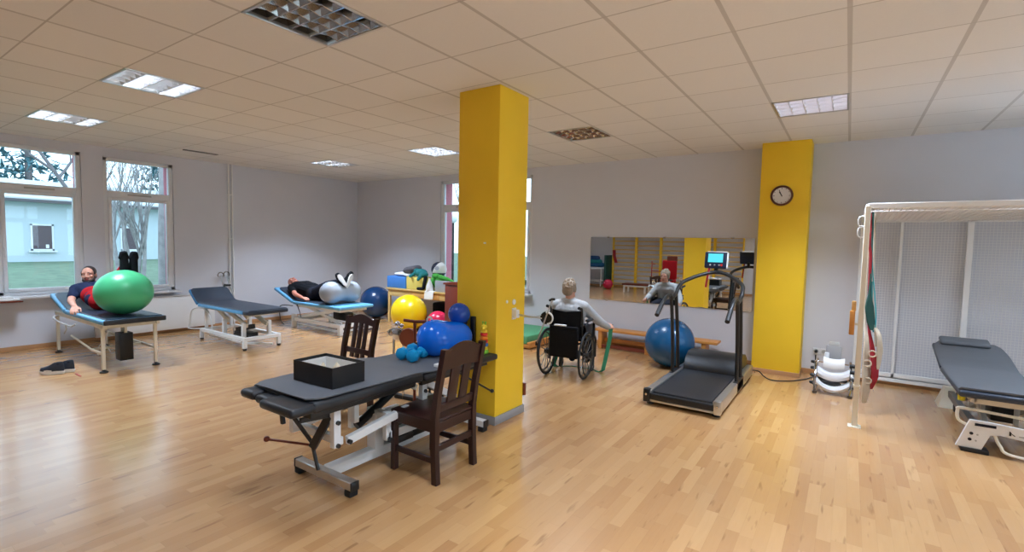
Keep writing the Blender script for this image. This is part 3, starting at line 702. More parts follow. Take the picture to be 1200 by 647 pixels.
# ------------------------------------------------------------------ dark wooden chairs
def chair(label, slats, loc, rotz, crest):
    """built facing +y, origin under the seat centre"""
    t = thing('wooden_chair', label, 'chair', (0, 0, 0), 'dark wooden chairs')
    w, d = .195, .19; sz = .435
    st = MB(); st.box((-.215, -.205, sz-.022), (.215, .215, sz), .01); obj('seat', st, 'dark_wood', t)
    ap = MB()
    for a, b in (((-w, d, sz-.055), (w, d, sz-.055)), ((-w, -d, sz-.06), (w, -d, sz-.06)), ((-w, -d, sz-.055), (-w, d, sz-.055)), ((w, -d, sz-.055), (w, d, sz-.055))): ap.bar(a, b, .022, .07)
    obj('apron', ap, 'dark_wood', t)
    for s in (-1, 1):
        obj('leg', MB().bar((s*w, d, 0), (s*w, d, sz-.02), .042, .042, bev=.004), 'dark_wood', t)
        rl = MB(); path = [(0, -.205), (.22, -.192), (.45, -.192), (.62, -.215), (.915-(.03 if crest < .1 else 0), -.275)]
        vs = []
        for z, y in path:
            hw = .021 if z < .5 else .019
            vs += [(s*w-hw, y-.021, z), (s*w+hw, y-.021, z), (s*w+hw, y+.021, z), (s*w-hw, y+.021, z)]
        fs = [(0,3,2,1), tuple(len(path)*4-4+k for k in range(4))]
        for i in range(len(path)-1):
            for k in range(4): fs.append((i*4+k, i*4+(k+1) % 4, i*4+4+(k+1) % 4, i*4+4+k))
        rl.add(vs, fs); obj('leg', rl, 'dark_wood', t)
        obj('stretcher', MB().bar((s*w, -d-.005, .155), (s*w, d, .155), .02, .04), 'dark_wood', t)
    obj('stretcher', MB().bar((-w, -.195, .235 if crest > .1 else .2), (w, -.195, .235 if crest > .1 else .2), .02, .045), 'dark_wood', t)
    T = frame((0, -.192, .45), (1, 0, 0), z=(0, -.175, 1)); T = frame((0, -.19, .45), (1, 0, 0), y=(0, -.175, 1))
    L = .472-(.03 if crest < .1 else 0)
    cr = MB(); n = 12; top = [(-.19+.38*i/n, L-.025+.052*math.sin(PI*i/n)**1.3) for i in range(n+1)]
    bot = [(.19-.38*i/n, L-crest+.018*math.sin(PI*i/n)) for i in range(n+1)]
    cr.prism(top+bot, .022, T @ M.Translation((0, 0, -.011))); obj('crest_rail', cr, 'dark_wood', t)
    obj('back_rail', MB().box((-.18, .03 if crest > .1 else .1, -.011), (.18, .085 if crest > .1 else .15, .011), .003, T), 'dark_wood', t)
    for x, ww in slats: obj('slat', MB().box((x-ww/2, .06, -.007), (x+ww/2, L-crest+.03, .007), .002, T), 'dark_wood', t)
    t.location = loc; t.rotation_euler = (0, 0, rotz); return t
chair('dark wooden chair in front of the black couch, showing its broad slotted back', [(-.055, .088), (.062, .078)], (-2.385, 2.545, 0), PI/2, .155)
chair('dark wooden chair standing behind the black couch, only its slatted back showing', [(-.075, .05), (0, .056), (.075, .05)], (-3.76, 2.755, 0), PI, .075)
# ------------------------------------------------------------------ balls
def ball(name, label, c, r, m, group='exercise balls', rz=None, ridges=True, cat='exercise ball'):
    rz = rz or r; mb = MB(); n, nv = 40, 40; prof = []
    for i in range(nv+1):
        t = PI*i/nv; rr = r*math.sin(t); z = -rz*math.cos(t)
        if ridges and 3 < i < nv-3: rr *= 1-.006*(i % 2)          # fine moulded rings of a gymnastics ball
        prof.append((max(rr, 1e-7), max(z, -rz*.985)))
    mb.lathe(prof, n, M.Translation(V(c)))
    o = obj(name, mb, m); tag(o, label, cat, group)
    v = MB(); d = V((-.35, .85, .3)).normalized(); p = V(c)+V((d.x*r, d.y*r, d.z*rz))*.985
    v.lathe([(.016, -.004), (.016, .006), (.006, .012), (0, .012)], 12, frame(p, (1, .5, 0), z=d)); obj('plug', v, 'paper_white', o)
    return o
ball('exercise_ball', 'big green exercise ball on the couch beneath the calves of the man in red', (-7.375, 2.31, .916), .302, 'ball_green', rz=.272)
ball('exercise_ball', 'dark navy exercise ball on the floor in the far corner behind the couch', (-8.17, 6.92, .328), .33, 'ball_navy')
ball('exercise_ball', 'bright yellow exercise ball on the floor in front of the wooden desk', (-6.56, 6.31, .322), .325, 'ball_yellow')
ball('exercise_ball', 'pinkish red exercise ball on the floor under the wooden desk', (-5.98, 6.45, .195), .195, 'ball_pink')
ball('exercise_ball', 'large dark blue exercise ball on the floor behind the treadmill beneath the mirror', (-1.93, 6.62, .325), .325, 'ball_blue')
ball('exercise_ball', 'small cobalt blue ball perched on a black holder against the yellow column', (-2.835, 3.335, .972), .099, 'ball_cobalt')
def peanut(label, p, q, rp, rq, waist, m):
    p, q = V(p), V(q); d = q-p; L = d.length; mb = MB(); prof = []; N = 44
    # smooth union profile of two spheres with a waist
    tot = L+rp+rq
    for i in range(N+1):
        s = -rp+tot*(.5-.5*math.cos(PI*i/N))
        a = math.sqrt(max(0, rp*rp-s*s)); b = math.sqrt(max(0, rq*rq-(s-L)**2))
        r = max(a, b)
        if 0 < s < L:
            u = s/L; w = rp*(1-u)+rq*u-(((rp+rq)/2-waist)*math.sin(PI*u)**2)
            r = max(r, w) if r < w else r*.35+max(r, w)*.65
        r *= 1-.006*(i % 2)
        prof.append((max(r, 1e-6), s))
    mb.lathe(prof, 36, frame(p, (1, 0, .01) if abs(d.normalized().x) < .9 else (0, 1, 0), z=d))
    o = obj('peanut_ball', mb, m); return tag(o, label, 'peanut ball', 'peanut shaped exercise balls')
peanut('silver grey peanut shaped ball under the calves of the man lying in black', (-7.43, 5.30, .694), (-7.36, 5.70, .690), .195, .19, .158, 'ball_silver')
peanut('glossy royal blue peanut shaped ball lying on the black couch', (-2.80, 2.99, .812), (-2.635, 3.22, .787), .152, .133, .138, 'ball_royal')

# ------------------------------------------------------------------ things on the black couch
bx = thing('storage_box', 'open black box with pale lining standing on the black couch', 'box', (-2.75, 1.9, .69))
a = math.radians(2)
T = M.Translation((-2.765, 1.955, .6885)) @ M.Rotation(a, 4, 'Z')
w, d, h = .195, .125, .132
o = MB()
for q in (((-w,-d,0),(w,-d+.006,h)), ((-w,d-.006,0),(w,d,h)), ((-w,-d+.006,0),(-w+.006,d-.006,h)), ((w-.006,-d+.006,0),(w,d-.006,h)), ((-w+.006,-d+.006,0),(w-.006,d-.006,.004))): o.box(*q, 0, T)
obj('box_wall', o, 'box_black', bx)
o = MB()
for q in (((-w+.006,-d+.006,.004),(w-.006,-d+.010,h-.02)), ((-w+.006,d-.010,.004),(w-.006,d-.006,h-.02)), ((-w+.006,-d+.01,.004),(-w+.010,d-.01,h-.02)), ((w-.010,-d+.01,.004),(w-.006,d-.01,h-.02)), ((-w+.01,-d+.01,.004),(w-.01,d-.01,.008))): o.box(*q, 0, T)
obj('lining', o, 'paper_white', bx)
for i, (px, py, s, az, n) in enumerate(((-.10, .03, .058, .3, 4), (.02, .045, .066, .8, 4), (.11, .02, .06, .2, 4), (0, -.06, .05, .5, 3))):
    mb = MB(); mb.lathe([(s, 0), (s*.5, s*.9), (.004, s*1.55)], n, T @ M.Translation((px, py, .009)) @ M.Rotation(az, 4, 'Z'), False)
    tag(obj('wooden_wedge', mb, 'card_inner'), ['pale pointed wooden wedge in the black box, leftmost', 'pale pointed wooden wedge in the black box, at the back', 'pale pointed wooden wedge in the black box, rightmost', 'pale pointed wooden wedge in the black box, nearest the front wall'][i], 'wooden block', 'wedges in the black box')
# turquoise dumbbells
def dumbbell(label, p, q, r):
    p, q = V(p), V(q); d = (q-p).normalized(); mb = MB(); L = (q-p).length
    T = frame(p, V((-d.y, d.x, 0)), z=d)
    mb.lathe([(r*.55, -r*.75), (r*.95, -r*.5), (r, -r*.2), (r, r*.35), (r*.85, r*.7), (r*.42, r*.9), (r*.40, L-r*.9), (r*.85, L-r*.7), (r, L-r*.35), (r, L+r*.2), (r*.95, L+r*.5), (r*.55, L+r*.75)], 8, T)
    tag(obj('dumbbell', mb, 'turquoise'), label, 'dumbbell', 'turquoise dumbbells on the black couch')
dumbbell('right hand turquoise dumbbell of the pair, nearer the blue peanut ball', (-2.775, 2.715, .713), (-2.825, 2.875, .713), .050)
dumbbell('left hand turquoise dumbbell of the pair on the black couch', (-2.905, 2.725, .713), (-2.955, 2.885, .713), .050)
mb = MB(); mb.ell((-3.02, 2.98, .703), (.05, .04, .045)); mb.ell((-2.97, 3.0, .70), (.04, .04, .04)); tag(obj('sock_ball', mb, 'black_cloth'), 'black rolled cloth behind the turquoise dumbbells', 'cloth')
mb = MB(); mb.ell((-2.93, 3.02, .69), (.06, .05, .03)); tag(obj('folded_cloth', mb, 'paper_white'), 'small white cloth tucked behind the turquoise dumbbells', 'cloth')
mb = MB(); mb.box((-2.56, 2.72, .656), (-2.50, 2.86, .682), .006); tag(obj('tissue_pack', mb, 'paper_white'), 'white pack on the black couch seen through the chair back', 'tissue pack')
# stacking giraffe toy
t = thing('stacking_toy', 'colourful stacking ring toy on the couch end against the yellow column', 'toy', (-2.56, 3.34, .655))
z = .653
for r, h, m in ((.042, .034, 'toy_green'), (.037, .03, 'toy_yellow'), (.038, .03, 'toy_blue'), (.036, .03, 'toy_red'), (.034, .03, 'toy_orange'), (.032, .028, 'toy_red'), (.030, .026, 'toy_yellow')):
    obj('ring', MB().lathe([(r*.7, z), (r*.95, z+h*.15), (r, z+h*.5), (r*.95, z+h*.85), (r*.7, z+h)], 20, M.Translation((-2.56, 3.345, 0))), m, t); z += h
hd = MB(); hd.ell((-2.56, 3.345, z+.022), (.026, .026, .026)); hd.ell((-2.545, 3.32, z+.014), (.018, .02, .014)); obj('head', hd, 'toy_yellow', t)
er = MB()
for s in (-1, 1): er.tube([(-2.56+s*.012, 3.345, z+.04), (-2.56+s*.014, 3.345, z+.062)], .005, 8); er.ell((-2.56+s*.014, 3.345, z+.064), .008)
obj('horn', er, 'toy_green', t)
# black holder with the cobalt ball
t = thing('ball_holder', 'slim black holder on the couch end carrying the small cobalt ball', 'holder', (-2.835, 3.345, .652))
obj('base', MB().lathe([(.055, .653), (.055, .668), (.02, .68)], 20, M.Translation((-2.835, 3.345, 0))), 'black_plastic', t)
obj('stem', MB().lathe([(.02, .668), (.02, .86)], 14, M.Translation((-2.835, 3.345, 0))), 'black_plastic', t)
obj('cup', MB().lathe([(.02, .845), (.06, .868), (.074, .90), (.068, .90), (.05, .876), (0, .868)], 24, M.Translation((-2.835, 3.345, 0))), 'black_plastic', t)
obj('back_plate', MB().box((-2.765, 3.405, .655), (-2.72, 3.436, .95), .006), 'black_plastic', t)

# ------------------------------------------------------------------ hand crank trainer behind the couch
t = thing('hand_crank_trainer', 'chrome stand with brown T handle and disc behind the couch', 'exercise machine', (-3.6, 3.4, 0))
for x, y in ((-3.79, 3.44), (-3.68, 3.47)):
    obj('post', MB().tube([(x, y, 0), (x, y, .64)], .014, 10), 'chrome', t)
obj('foot', MB().bar((-3.9, 3.45, .02), (-3.3, 3.55, .02), .06, .04), 'black_metal', t)
cl = MB(); cl.box((-3.80, 3.42, .60), (-3.66, 3.5, .72), .02); cl.tube([(-3.84, 3.46, .70), (-3.64, 3.46, .70)], .022, 12); cl.ell((-3.75, 3.45, .77), .028); cl.ell((-3.70, 3.46, .755), .022); cl.lathe([(.035, -.01), (.035, .01)], 14, frame((-3.84, 3.44, .67), (0, 1, 0), z=(1, .3, 0))); obj('clamp', cl, 'chrome', t)
obj('disc', MB().lathe([(.0, -.02), (.085, -.02), (.095, 0), (.085, .02), (0, .02)], 28, frame((-3.57, 3.43, .655), (1, .4, 0), z=(.45, -.85, .2))), 'leather', t)
obj('handle_post', MB().tube([(-3.43, 3.38, .0), (-3.43, 3.38, .83)], .014, 10), 'brown_wood', t)
obj('handle_bar', MB().tube([(-3.53, 3.33, .845), (-3.43, 3.38, .835), (-3.31, 3.44, .84)], .015, 10), 'brown_wood', t)
mb = MB(); mb.lathe([(.045, .0), (.05, .05), (.04, .17), (.03, .19)], 14, M.Translation((-3.32, 3.42, .58))); c = obj('sleeve', mb, 'paper_white', t)
mb = MB(); mb.bar((-3.265, 3.40, .58), (-3.265, 3.40, .80), .014); obj('red_strip', mb, 'red_strap', t)
tag(obj('white_ring', MB().tube([(-3.16+.03*math.cos(a), 3.3, .885+.03*math.sin(a)) for a in [2*PI*k/20 for k in range(20)]], .009, 8, True), 'paper_white'), 'small white ring standing behind the blue peanut ball', 'ring')
tag(obj('ring_stand', MB().lathe([(.09, .0), (.09, .012), (.012, .02), (.012, .846)], 14, M.Translation((-3.16, 3.31, 0))), 'black_metal'), 'thin black stand behind the couch under the white ring', 'stand')

# ------------------------------------------------------------------ desk with toys, brown cabinet
t = thing('wooden_desk', 'light wooden desk by the far window loaded with toys', 'desk', (-6.8, 7.05, 0))
DZ = .692
obj('table_top', MB().box((-7.62, 6.70, DZ-.032), (-5.72, 7.38, DZ), .004), 'pale_wood', t)
obj('apron', MB().box((-7.55, 6.73, .53), (-5.8, 6.75, DZ-.034), .002), 'pale_wood', t)
for x in (-7.56, -5.79):
    for y in (6.75, 7.33): obj('leg', MB().bar((x, y, 0), (x, y, DZ-.033), .05), 'pale_wood', t)
obj('drawer_front', MB().box((-6.95, 6.722, .545), (-6.2, 6.732, .645), .003), 'pine', t)
def sit(name, mb, m, label, cat, group=None): return tag(obj(name, mb, m), label, cat, group)
Z = DZ+.001
sit('foam_cube', MB().box((-7.62, 6.73, Z), (-7.09, 7.05, .925), .012), 'foam_blue', 'blue foam block at the left end of the wooden desk', 'foam block', 'foam blocks on the desk')
sit('foam_cube', MB().box((-7.08, 6.74, Z), (-6.63, 7.04, .93), .012), 'foam_yellow', 'pale yellow foam block next to the blue one on the desk', 'foam block', 'foam blocks on the desk')
mb = MB(); mb.ell((-7.30, 6.88, .968), (.22, .14, .042)); mb.ell((-7.10, 6.85, .955), (.14, .10, .03)); sit('white_cushion', mb, 'paper_white', 'flat white cushion lying on the foam blocks', 'cushion')
mb = MB(); mb.tube([(-7.08+.15*math.cos(a), 6.90+.09*math.sin(a), 1.065+.03*math.cos(a)) for a in [2*PI*k/24 for k in range(24)]], .060, 12, True); sit('ring_cushion', mb, 'grey_foam', 'dark grey ring cushion on top of the pile of toys', 'cushion')
mb = MB(); mb.ell((-6.80, 6.86, 1.01), (.14, .10, .085)); mb.ell((-6.70, 6.82, .99), (.10, .08, .06)); mb.ell((-6.90, 6.84, 1.04), (.07, .06, .06)); mb.caps((-6.90, 6.78, 1.0), .035, (-6.93, 6.70, .95), .03); mb.caps((-6.70, 6.76, .98), .035, (-6.71, 6.69, .90), .03); sit('teal_plush', mb, 'plush_teal', 'teal plush toy slumped over the top of the yellow foam block', 'plush toy', 'plush toys on the desk')
mb = MB(); mb.ell((-6.42, 6.98, .80), (.13, .12, .105)); mb.ell((-6.36, 6.95, .90), (.16, .08, .06)); mb.caps((-6.36, 6.92, .95), .05, (-6.12, 6.86, .93), .034); mb.caps((-6.12, 6.86, .93), .032, (-5.93, 6.80, .90), .016); mb.caps((-6.50, 6.90, .92), .05, (-6.53, 6.84, .80), .045); mb.ell((-6.47, 6.92, .965), (.09, .07, .055)); sit('green_plush', mb, 'plush_green', 'bright green long-tailed plush toy on the right of the desk', 'plush toy', 'plush toys on the desk')
t2 = thing('football', 'white and dark blue ball on top of the toys on the desk', 'ball', (-6.58, 7.12, .93))
sh = MB(); sh.ell((-6.58, 7.12, 1.08), .15, None, 56, 36)
o = obj('ball_shell', sh, ['paper_white', 'console_blue'], t2)
for p in o.data.polygons:
    n = (p.center+V(t2.location)-V((-6.58, 7.12, 1.08))).normalized(); p.material_index = 1 if (n.z < -.45 or n.dot(V((-.80, -.25, .55)).normalized()) > .30) else 0
lg = MB(); lg.lathe([(.04, 0), (.045, .004), (.0, .006)], 6, frame(V((-6.58, 7.12, 1.08))+V((.45, -.85, .2)).normalized()*.148, (.8, .5, .1), z=(.45, -.85, .2))); obj('patch', lg, 'ball_silver', t2)
sit('ball_cup', MB().lathe([(.08, Z), (.085, Z+.02), (.06, .82), (.10, .96), (.09, .96), (.05, .83)], 18, M.Translation((-6.58, 7.13, 0))), 'console_blue', 'dark stand holding up the white and blue ball', 'stand')
mb = MB(); mb.caps((-6.74, 6.715, .722), .026, (-6.62, 6.72, .728), .028); mb.caps((-6.61, 6.73, .74), .032, (-6.585, 6.76, .93), .038); sit('black_boot', mb, 'black_cloth', 'black boot shaped toy at the corner of the yellow foam block', 'toy')
sit('white_bottle', MB().lathe([(.065, Z), (.07, Z+.02), (.06, Z+.10), (.022, Z+.20), (.02, Z+.235), (0, Z+.235)], 16, M.Translation((-6.47, 6.75, 0))), 'paper_white', 'white cone shaped bottle at the front of the wooden desk', 'bottle')
mb = MB(); mb.ribbon([((-6.42, 6.80, Z+.003), (1, 0, 0)), ((-6.42, 6.70, Z+.002), (1, 0, 0)), ((-6.43, 6.688, Z-.03), (1, 0, 0)), ((-6.44, 6.686, .54), (1, 0, .05))], .22, .004); sit('paper_sheet', mb, 'paper_white', 'white paper sheet hanging over the front edge of the desk', 'paper')
sit('grey_binder', MB().box((-6.32, 6.73, Z), (-6.05, 6.79, .90), .006), 'ball_silver', 'pale grey box file standing on the right of the desk', 'box file')
mb = MB(); mb.box((-6.6, 6.95, .0), (-6.25, 7.3, .45), .04, None, 3); sit('dark_bag', mb, 'black_cloth', 'dark bag standing under the desk behind the red ball', 'bag')
t = thing('brown_cabinet', 'dark reddish brown cabinet beside the desk, mostly behind the column', 'cabinet', (-5.1, 6.15, 0))
obj('carcass', MB().box((-5.41, 6.0, .05), (-4.75, 6.45, .925), .006), 'brown_wood', t)
obj('plinth', MB().box((-5.40, 6.02, 0), (-4.77, 6.43, .05)), 'dark_wood', t)
mb = MB(); mb.prism([(-5.43, .926), (-4.73, .926), (-4.73, 1.02), (-5.43, .955)], .49, frame((0, 6.47, 0), (1, 0, 0), y=(0, 0, 1))); obj('lid', mb, 'brown_wood', t)
for k in (0, 1): d = obj('door', MB().box((-5.39+k*.315, 5.985, .08), (-5.085+k*.315, 6.0, .90), .004), 'brown_wood', t); obj('knob', MB().ell((-5.11+k*.06, 5.975, .5), .014), 'black_metal', d)

# ------------------------------------------------------------------ wall fittings near the windows
t = thing('radiator', 'white panel radiator under the right hand window', 'radiator', (XL+.08, 3.4, .05))
obj('panel', MB().box((XL+.03, 2.55, .06), (XL+.10, 4.25, .615), .012), 'white_enamel', t)
obj('front_plate', MB().box((XL+.10, 2.57, .10), (XL+.106, 4.23, .575), .002), 'white_enamel', t)
obj('grille', MB().box((XL+.015, 2.54, .617), (XL+.115, 4.26, .632), .004), 'white_pvc', t)
mb = MB(); mb.box((XL+.001, 2.7, .2), (XL+.03, 2.75, .5)); mb.box((XL+.001, 4.05, .2), (XL+.03, 4.1, .5)); obj('bracket', mb, 'grey_enamel', t)
t = thing('heating_pipe', 'pair of thin vertical pipes up the left wall beyond the windows', 'pipe', (XL+.03, 4.58, 0))
for y in (4.555, 4.615): obj('pipe', MB().tube([(XL+.03, y, 0), (XL+.03, y, H-.001)], .013, 10), 'white_enamel', t)
mb = MB()
for z in (.6, 1.6, 2.4): mb.bar((XL, 4.585, z), (XL+.04, 4.585, z), .09, .02)
obj('clip', mb, 'white_enamel', t)
def crutch(label, base, top, out):
    t = thing('forearm_crutch', label, 'crutch', base, 'crutches leaning on the left wall')
    b, p = V(base), V(top); d = (p-b).normalized()
    obj('shaft', MB().tube([b+V((0, 0, .02)), p], .011, 10), 'aluminium', t)
    obj('ferrule', MB().lathe([(.018, 0), (.015, .05)], 12, M.Translation(b)), 'black_rubber', t)
    o = V(out); g = b.lerp(p, .80)
    obj('grip', MB().tube([g, g+o*.12+V((0, 0, .015))], .016, 10), 'black_plastic', t)
    c = p+d*.01
    obj('cuff', MB().tube([c+V((.02, .05*math.cos(a), .05*math.sin(a))) for a in [-.6+k*.42 for k in range(11)]], .010, 8), 'dark_alu', t)
crutch('grey forearm crutch leaning against the left wall behind the empty couch', (-9.2, 4.53, 0), (-9.34, 4.36, .93), (.3, .95, 0))
crutch('second forearm crutch crossed behind the first beside the pipes', (-9.22, 4.70, 0), (-9.36, 4.47, .94), (.35, -.9, 0))
# shelf with a folded towel at the left edge
tag(obj('wall_shelf', MB().box((XL+.0, .9, .695), (-9.12, 1.74, .715), .004), 'brown_wood'), 'narrow brown shelf board under the first window at the left edge', 'shelf')
mb = MB(); mb.box((-9.38, .95, .716), (-9.13, 1.72, .745), .012, None, 3); mb.box((-9.37, 1.0, .745), (-9.15, 1.66, .772), .012, None, 3); tag(obj('folded_towel', mb, 'paper_white'), 'folded white towel on the shelf at the left edge', 'towel')
# trainers on the floor
def trainer(label, p, ang, sc=1.):
    t = thing('trainer_shoe', label, 'shoe', (0, 0, 0), 'trainers on the floor')
    n = 28; ol = []
    for i in range(n):
        a = 2*PI*i/n; c, s = math.cos(a), math.sin(a)
        x = .145*c; wd = .047-.012*max(0, -c)+.004*c-.006*math.exp(-((x+.01)/.05)**2); ol.append((x, wd*math.copysign(abs(s)**.75, s)))
    def loft(zs, f):
        vs = []; fs = []
        for z, k in zs:
            for x, y in ol: vs.append(f(x, y, z, k))
        for i in range(len(zs)-1):
            for k in range(n): fs.append((i*n+k, i*n+(k+1) % n, (i+1)*n+(k+1) % n, (i+1)*n+k))
        fs += [tuple(range(n))[::-1], tuple((len(zs)-1)*n+k for k in range(n))]
        return vs, fs
    mb = MB(); mb.add(*loft([(0, .95), (.006, 1.0), (.030, 1.04), (.040, .97)], lambda x, y, z, k: (x*k, y*k, z+.010*max(0, x/.145)**3+.004*(x < -.05))), True); obj('sole', mb, 'sole_white', t)
    def top(x): return .050+.070/(1+math.exp((x-.01)/.03))     # high at the heel, low at the toe
    mb = MB(); mb.add(*loft([(.03, .97), (.3, .98), (.6, .90), (.85, .72), (1., .5)], lambda x, y, z, k: (x*(1-(1-k)*.22), y*k, .03 if z < .1 else .03+z*(top(x)-.0)*.95)), True); obj('upper', mb, 'shoe_navy', t)
    mb = MB(); mb.ell((-.075, 0, .118), (.04, .026, .012)); obj('collar', mb, 'black_cloth', t)
    mb = MB()
    for k in range(5): x = .06-.022*k; zz = .03+top(x)*.95+.002; mb.tube([(x, -.022, zz-.008), (x+.003, 0, zz), (x, .022, zz-.008)], .0035, 6)
    obj('laces', mb, 'black_cloth', t)
    mb = MB()
    for s in (-1, 1): mb.ribbon([((-.02, s*.046, .045), (0, 0, 1)), ((.03, s*.050, .05), (0, 0, 1)), ((.07, s*.049, .045), (0, 0, 1))], .014, .004)
    obj('side_stripe', mb, 'sole_white', t)
    t.location = p; t.rotation_euler = (0, 0, ang); t.scale = (sc, sc, sc*1.22); return t
trainer('dark navy trainer with white sole, the nearer of the pair on the floor', (-7.50, 1.645, 0), math.radians(224), .84)
trainer('dark navy trainer mostly hidden behind its partner on the floor', (-7.515, 1.735, 0), math.radians(230), .84)
tag(obj('shoe_strip', MB().box((-7.33, 1.80, 0), (-7.15, 1.815, .005)), 'red_strap'), 'thin reddish strip on the floor beside the trainers', 'strip')
# ------------------------------------------------------------------ wheelchair (built facing +y, origin under the rear axle)
WC = V((-2.79, 5.30, 0)); WA = math.radians(8)
t = thing('wheelchair', 'black folding wheelchair facing the mirror with a person seated in it', 'wheelchair', (0, 0, 0))
R = .285
for s in (-1, 1):
    x = s*.252; T = frame((x, 0, R), (0, 1, 0), z=(s, 0, 0))
    T = frame((x, 0, R), (0, 1, 0), z=(1, 0, s*-.03))
    tyre = MB(); tyre.tube([T @ V((R*.965*math.cos(a), R*.965*math.sin(a), 0)) for a in [2*PI*k/48 for k in range(48)]], .013, 10, True)
    wh = obj('rear_wheel', tyre, 'black_rubber', t)
    rim = MB(); rim.tube([T @ V((R*.90*math.cos(a), R*.90*math.sin(a), 0)) for a in [2*PI*k/48 for k in range(48)]], .009, 8, True); obj('rim', rim, 'dark_alu', wh)
    sp = MB()
    for k in range(12): a = 2*PI*k/12; sp.tube([T @ V((.03*math.cos(a), .03*math.sin(a), 0)), T @ V((R*.9*math.cos(a+.12), R*.9*math.sin(a+.12), 0))], .0045, 6)
    obj('spokes', sp, 'dark_alu', wh)
    hub = MB(); hub.lathe([(.03, -.03), (.035, -.02), (.035, .02), (.03, .03)], 14, T); obj('hub', hub, 'black_plastic', wh)
    hr = MB(); hr.tube([T @ V((R*.82*math.cos(a), R*.82*math.sin(a), s*.035)) for a in [2*PI*k/48 for k in range(48)]], .007, 8, True); obj('push_rim', hr, 'black_plastic', wh)
    cx = s*.21
    c = MB(); Tc = frame((cx, .40, .075), (0, 1, 0), z=(1, 0, 0)); c.tube([Tc @ V((.062*math.cos(a), .062*math.sin(a), 0)) for a in [2*PI*k/24 for k in range(24)]], .012, 8, True); c.lathe([(.05, -.006), (.05, .006)], 16, Tc); cw = obj('castor', c, 'black_rubber', t)
    f = MB(); f.bar((cx+.022, .40, .075), (cx+.022, .39, .19), .012, .025); f.bar((cx-.022, .40, .075), (cx-.022, .39, .19), .012, .025); f.lathe([(.03, .18), (.03, .21), (.015, .25)], 12, M.Translation((cx, .39, 0))); obj('fork', f, 'dark_alu', cw)
    fr = MB(); r = .012
    fr.tube(spline([(s*.20, -.10, .86), (s*.20, -.05, .84), (s*.20, -.03, .78), (s*.205, -.02, .46), (s*.225, -.01, .20)], 5), r, 8)
    fr.tube([(s*.225, -.01, .22), (s*.225, .42, .20)], r, 8); fr.tube([(s*.225, -.01, .44), (s*.225, .42, .46)], r, 8)
    fr.tube(spline([(s*.225, .40, .46), (s*.225, .47, .40), (s*.20, .56, .16)], 5), r, 8); fr.tube([(s*.225, .38, .46), (s*.225, .38, .2)], r, 8)
    fr.tube(spline([(s*.245, -.01, .62), (s*.245, .05, .68), (s*.245, .26, .68), (s*.245, .33, .62), (s*.245, .34, .45)], 5), r*.9, 8)
    obj('side_frame', fr, 'black_metal', t)
    ap = MB(); ap.box((s*.245-.03, .03, .685), (s*.245+.03, .27, .71), .012); obj('armrest', ap, 'black_vinyl', t)
    gp = MB(); gp.tube([(s*.20, -.16, .868), (s*.20, -.06, .845)], .018, 12); obj('push_handle', gp, 'black_rubber', t)
    fp = MB(); fp.box((s*.10-.07, .50, .10), (s*.10+.07, .64, .115), .004); obj('footplate', fp, 'black_plastic', t)
    sg = MB(); sg.box((s*.235-.004, .03, .46), (s*.235+.004, .33, .64), .002); obj('side_guard', sg, 'black_vinyl', t)
xb = MB(); xb.tube([(-.22, .2, .21), (.22, .22, .44)], .011, 8); xb.tube([(.22, .2, .21), (-.22, .22, .44)], .011, 8); xb.tube([(-.26, 0, R), (.26, 0, R)], .009, 8); obj('cross_brace', xb, 'black_metal', t)
st = MB(); st.box((-.215, 0, .445), (.215, .42, .475), .01); obj('seat', st, 'black_cloth', t)
bk = MB(); vs = []; fs = []
for j in range(9):
    z = .46+.36*j/8
    for i in range(9): u = -1+2*i/8; vs.append((u*.185, -.03-.035*(1-u*u), z-(.02*(1-abs(u)) if j == 8 else 0)))
n0 = len(vs); vs += [(x, y+.012, z) for x, y, z in vs]
for j in range(8):
    for i in range(8): a = j*9+i; fs += [(a, a+1, a+10, a+9), (n0+a, n0+a+9, n0+a+10, n0+a+1)]
for j in range(8): fs += [(j*9, j*9+9, n0+j*9+9, n0+j*9), (j*9+8, n0+j*9+8, n0+j*9+17, j*9+17)]
for i in range(8): fs += [(i, n0+i, n0+i+1, i+1), (72+i, 72+i+1, n0+72+i+1, n0+72+i)]
bk.add(vs, fs, True); obj('backrest', bk, 'black_cloth', t)
pk = MB(); pk.box((-.18, -.115, .25), (.18, -.066, .60), .02, None, 3); pk.box((-.175, -.125, .585), (.175, -.07, .63), .012); p_ = obj('back_pouch', pk, 'black_cloth', t)
lb = MB(); lb.box((-.12, -.1275, .632), (.03, -.085, .648), .003); obj('back_label', lb, 'paper_white', p_)
# black drum with pale rim on the left push handle
dr = MB(); dr.lathe([(.02, -.03), (.075, -.03), (.08, 0), (.075, .03), (.02, .03)], 28, frame((-.21, -.135, .72), (1, 0, 0), z=(.35, -1, 0))); d_ = obj('handle_drum', dr, 'black_plastic', t)
rg = MB(); Tq = frame((-.20, -.165, .72), (1, .35, 0), z=(.35, -1, 0)); rg.tube([Tq @ V((.070*math.cos(a), .070*math.sin(a), .012)) for a in [-1.5+k*.18 for k in range(19)]], .012, 8); obj('drum_rim', rg, 'paper_white', d_)
t.location = WC; t.rotation_euler = (0, 0, WA)
def wcp(x, y, z): return WC + M.Rotation(WA, 3, 'Z') @ V((x, y, z))
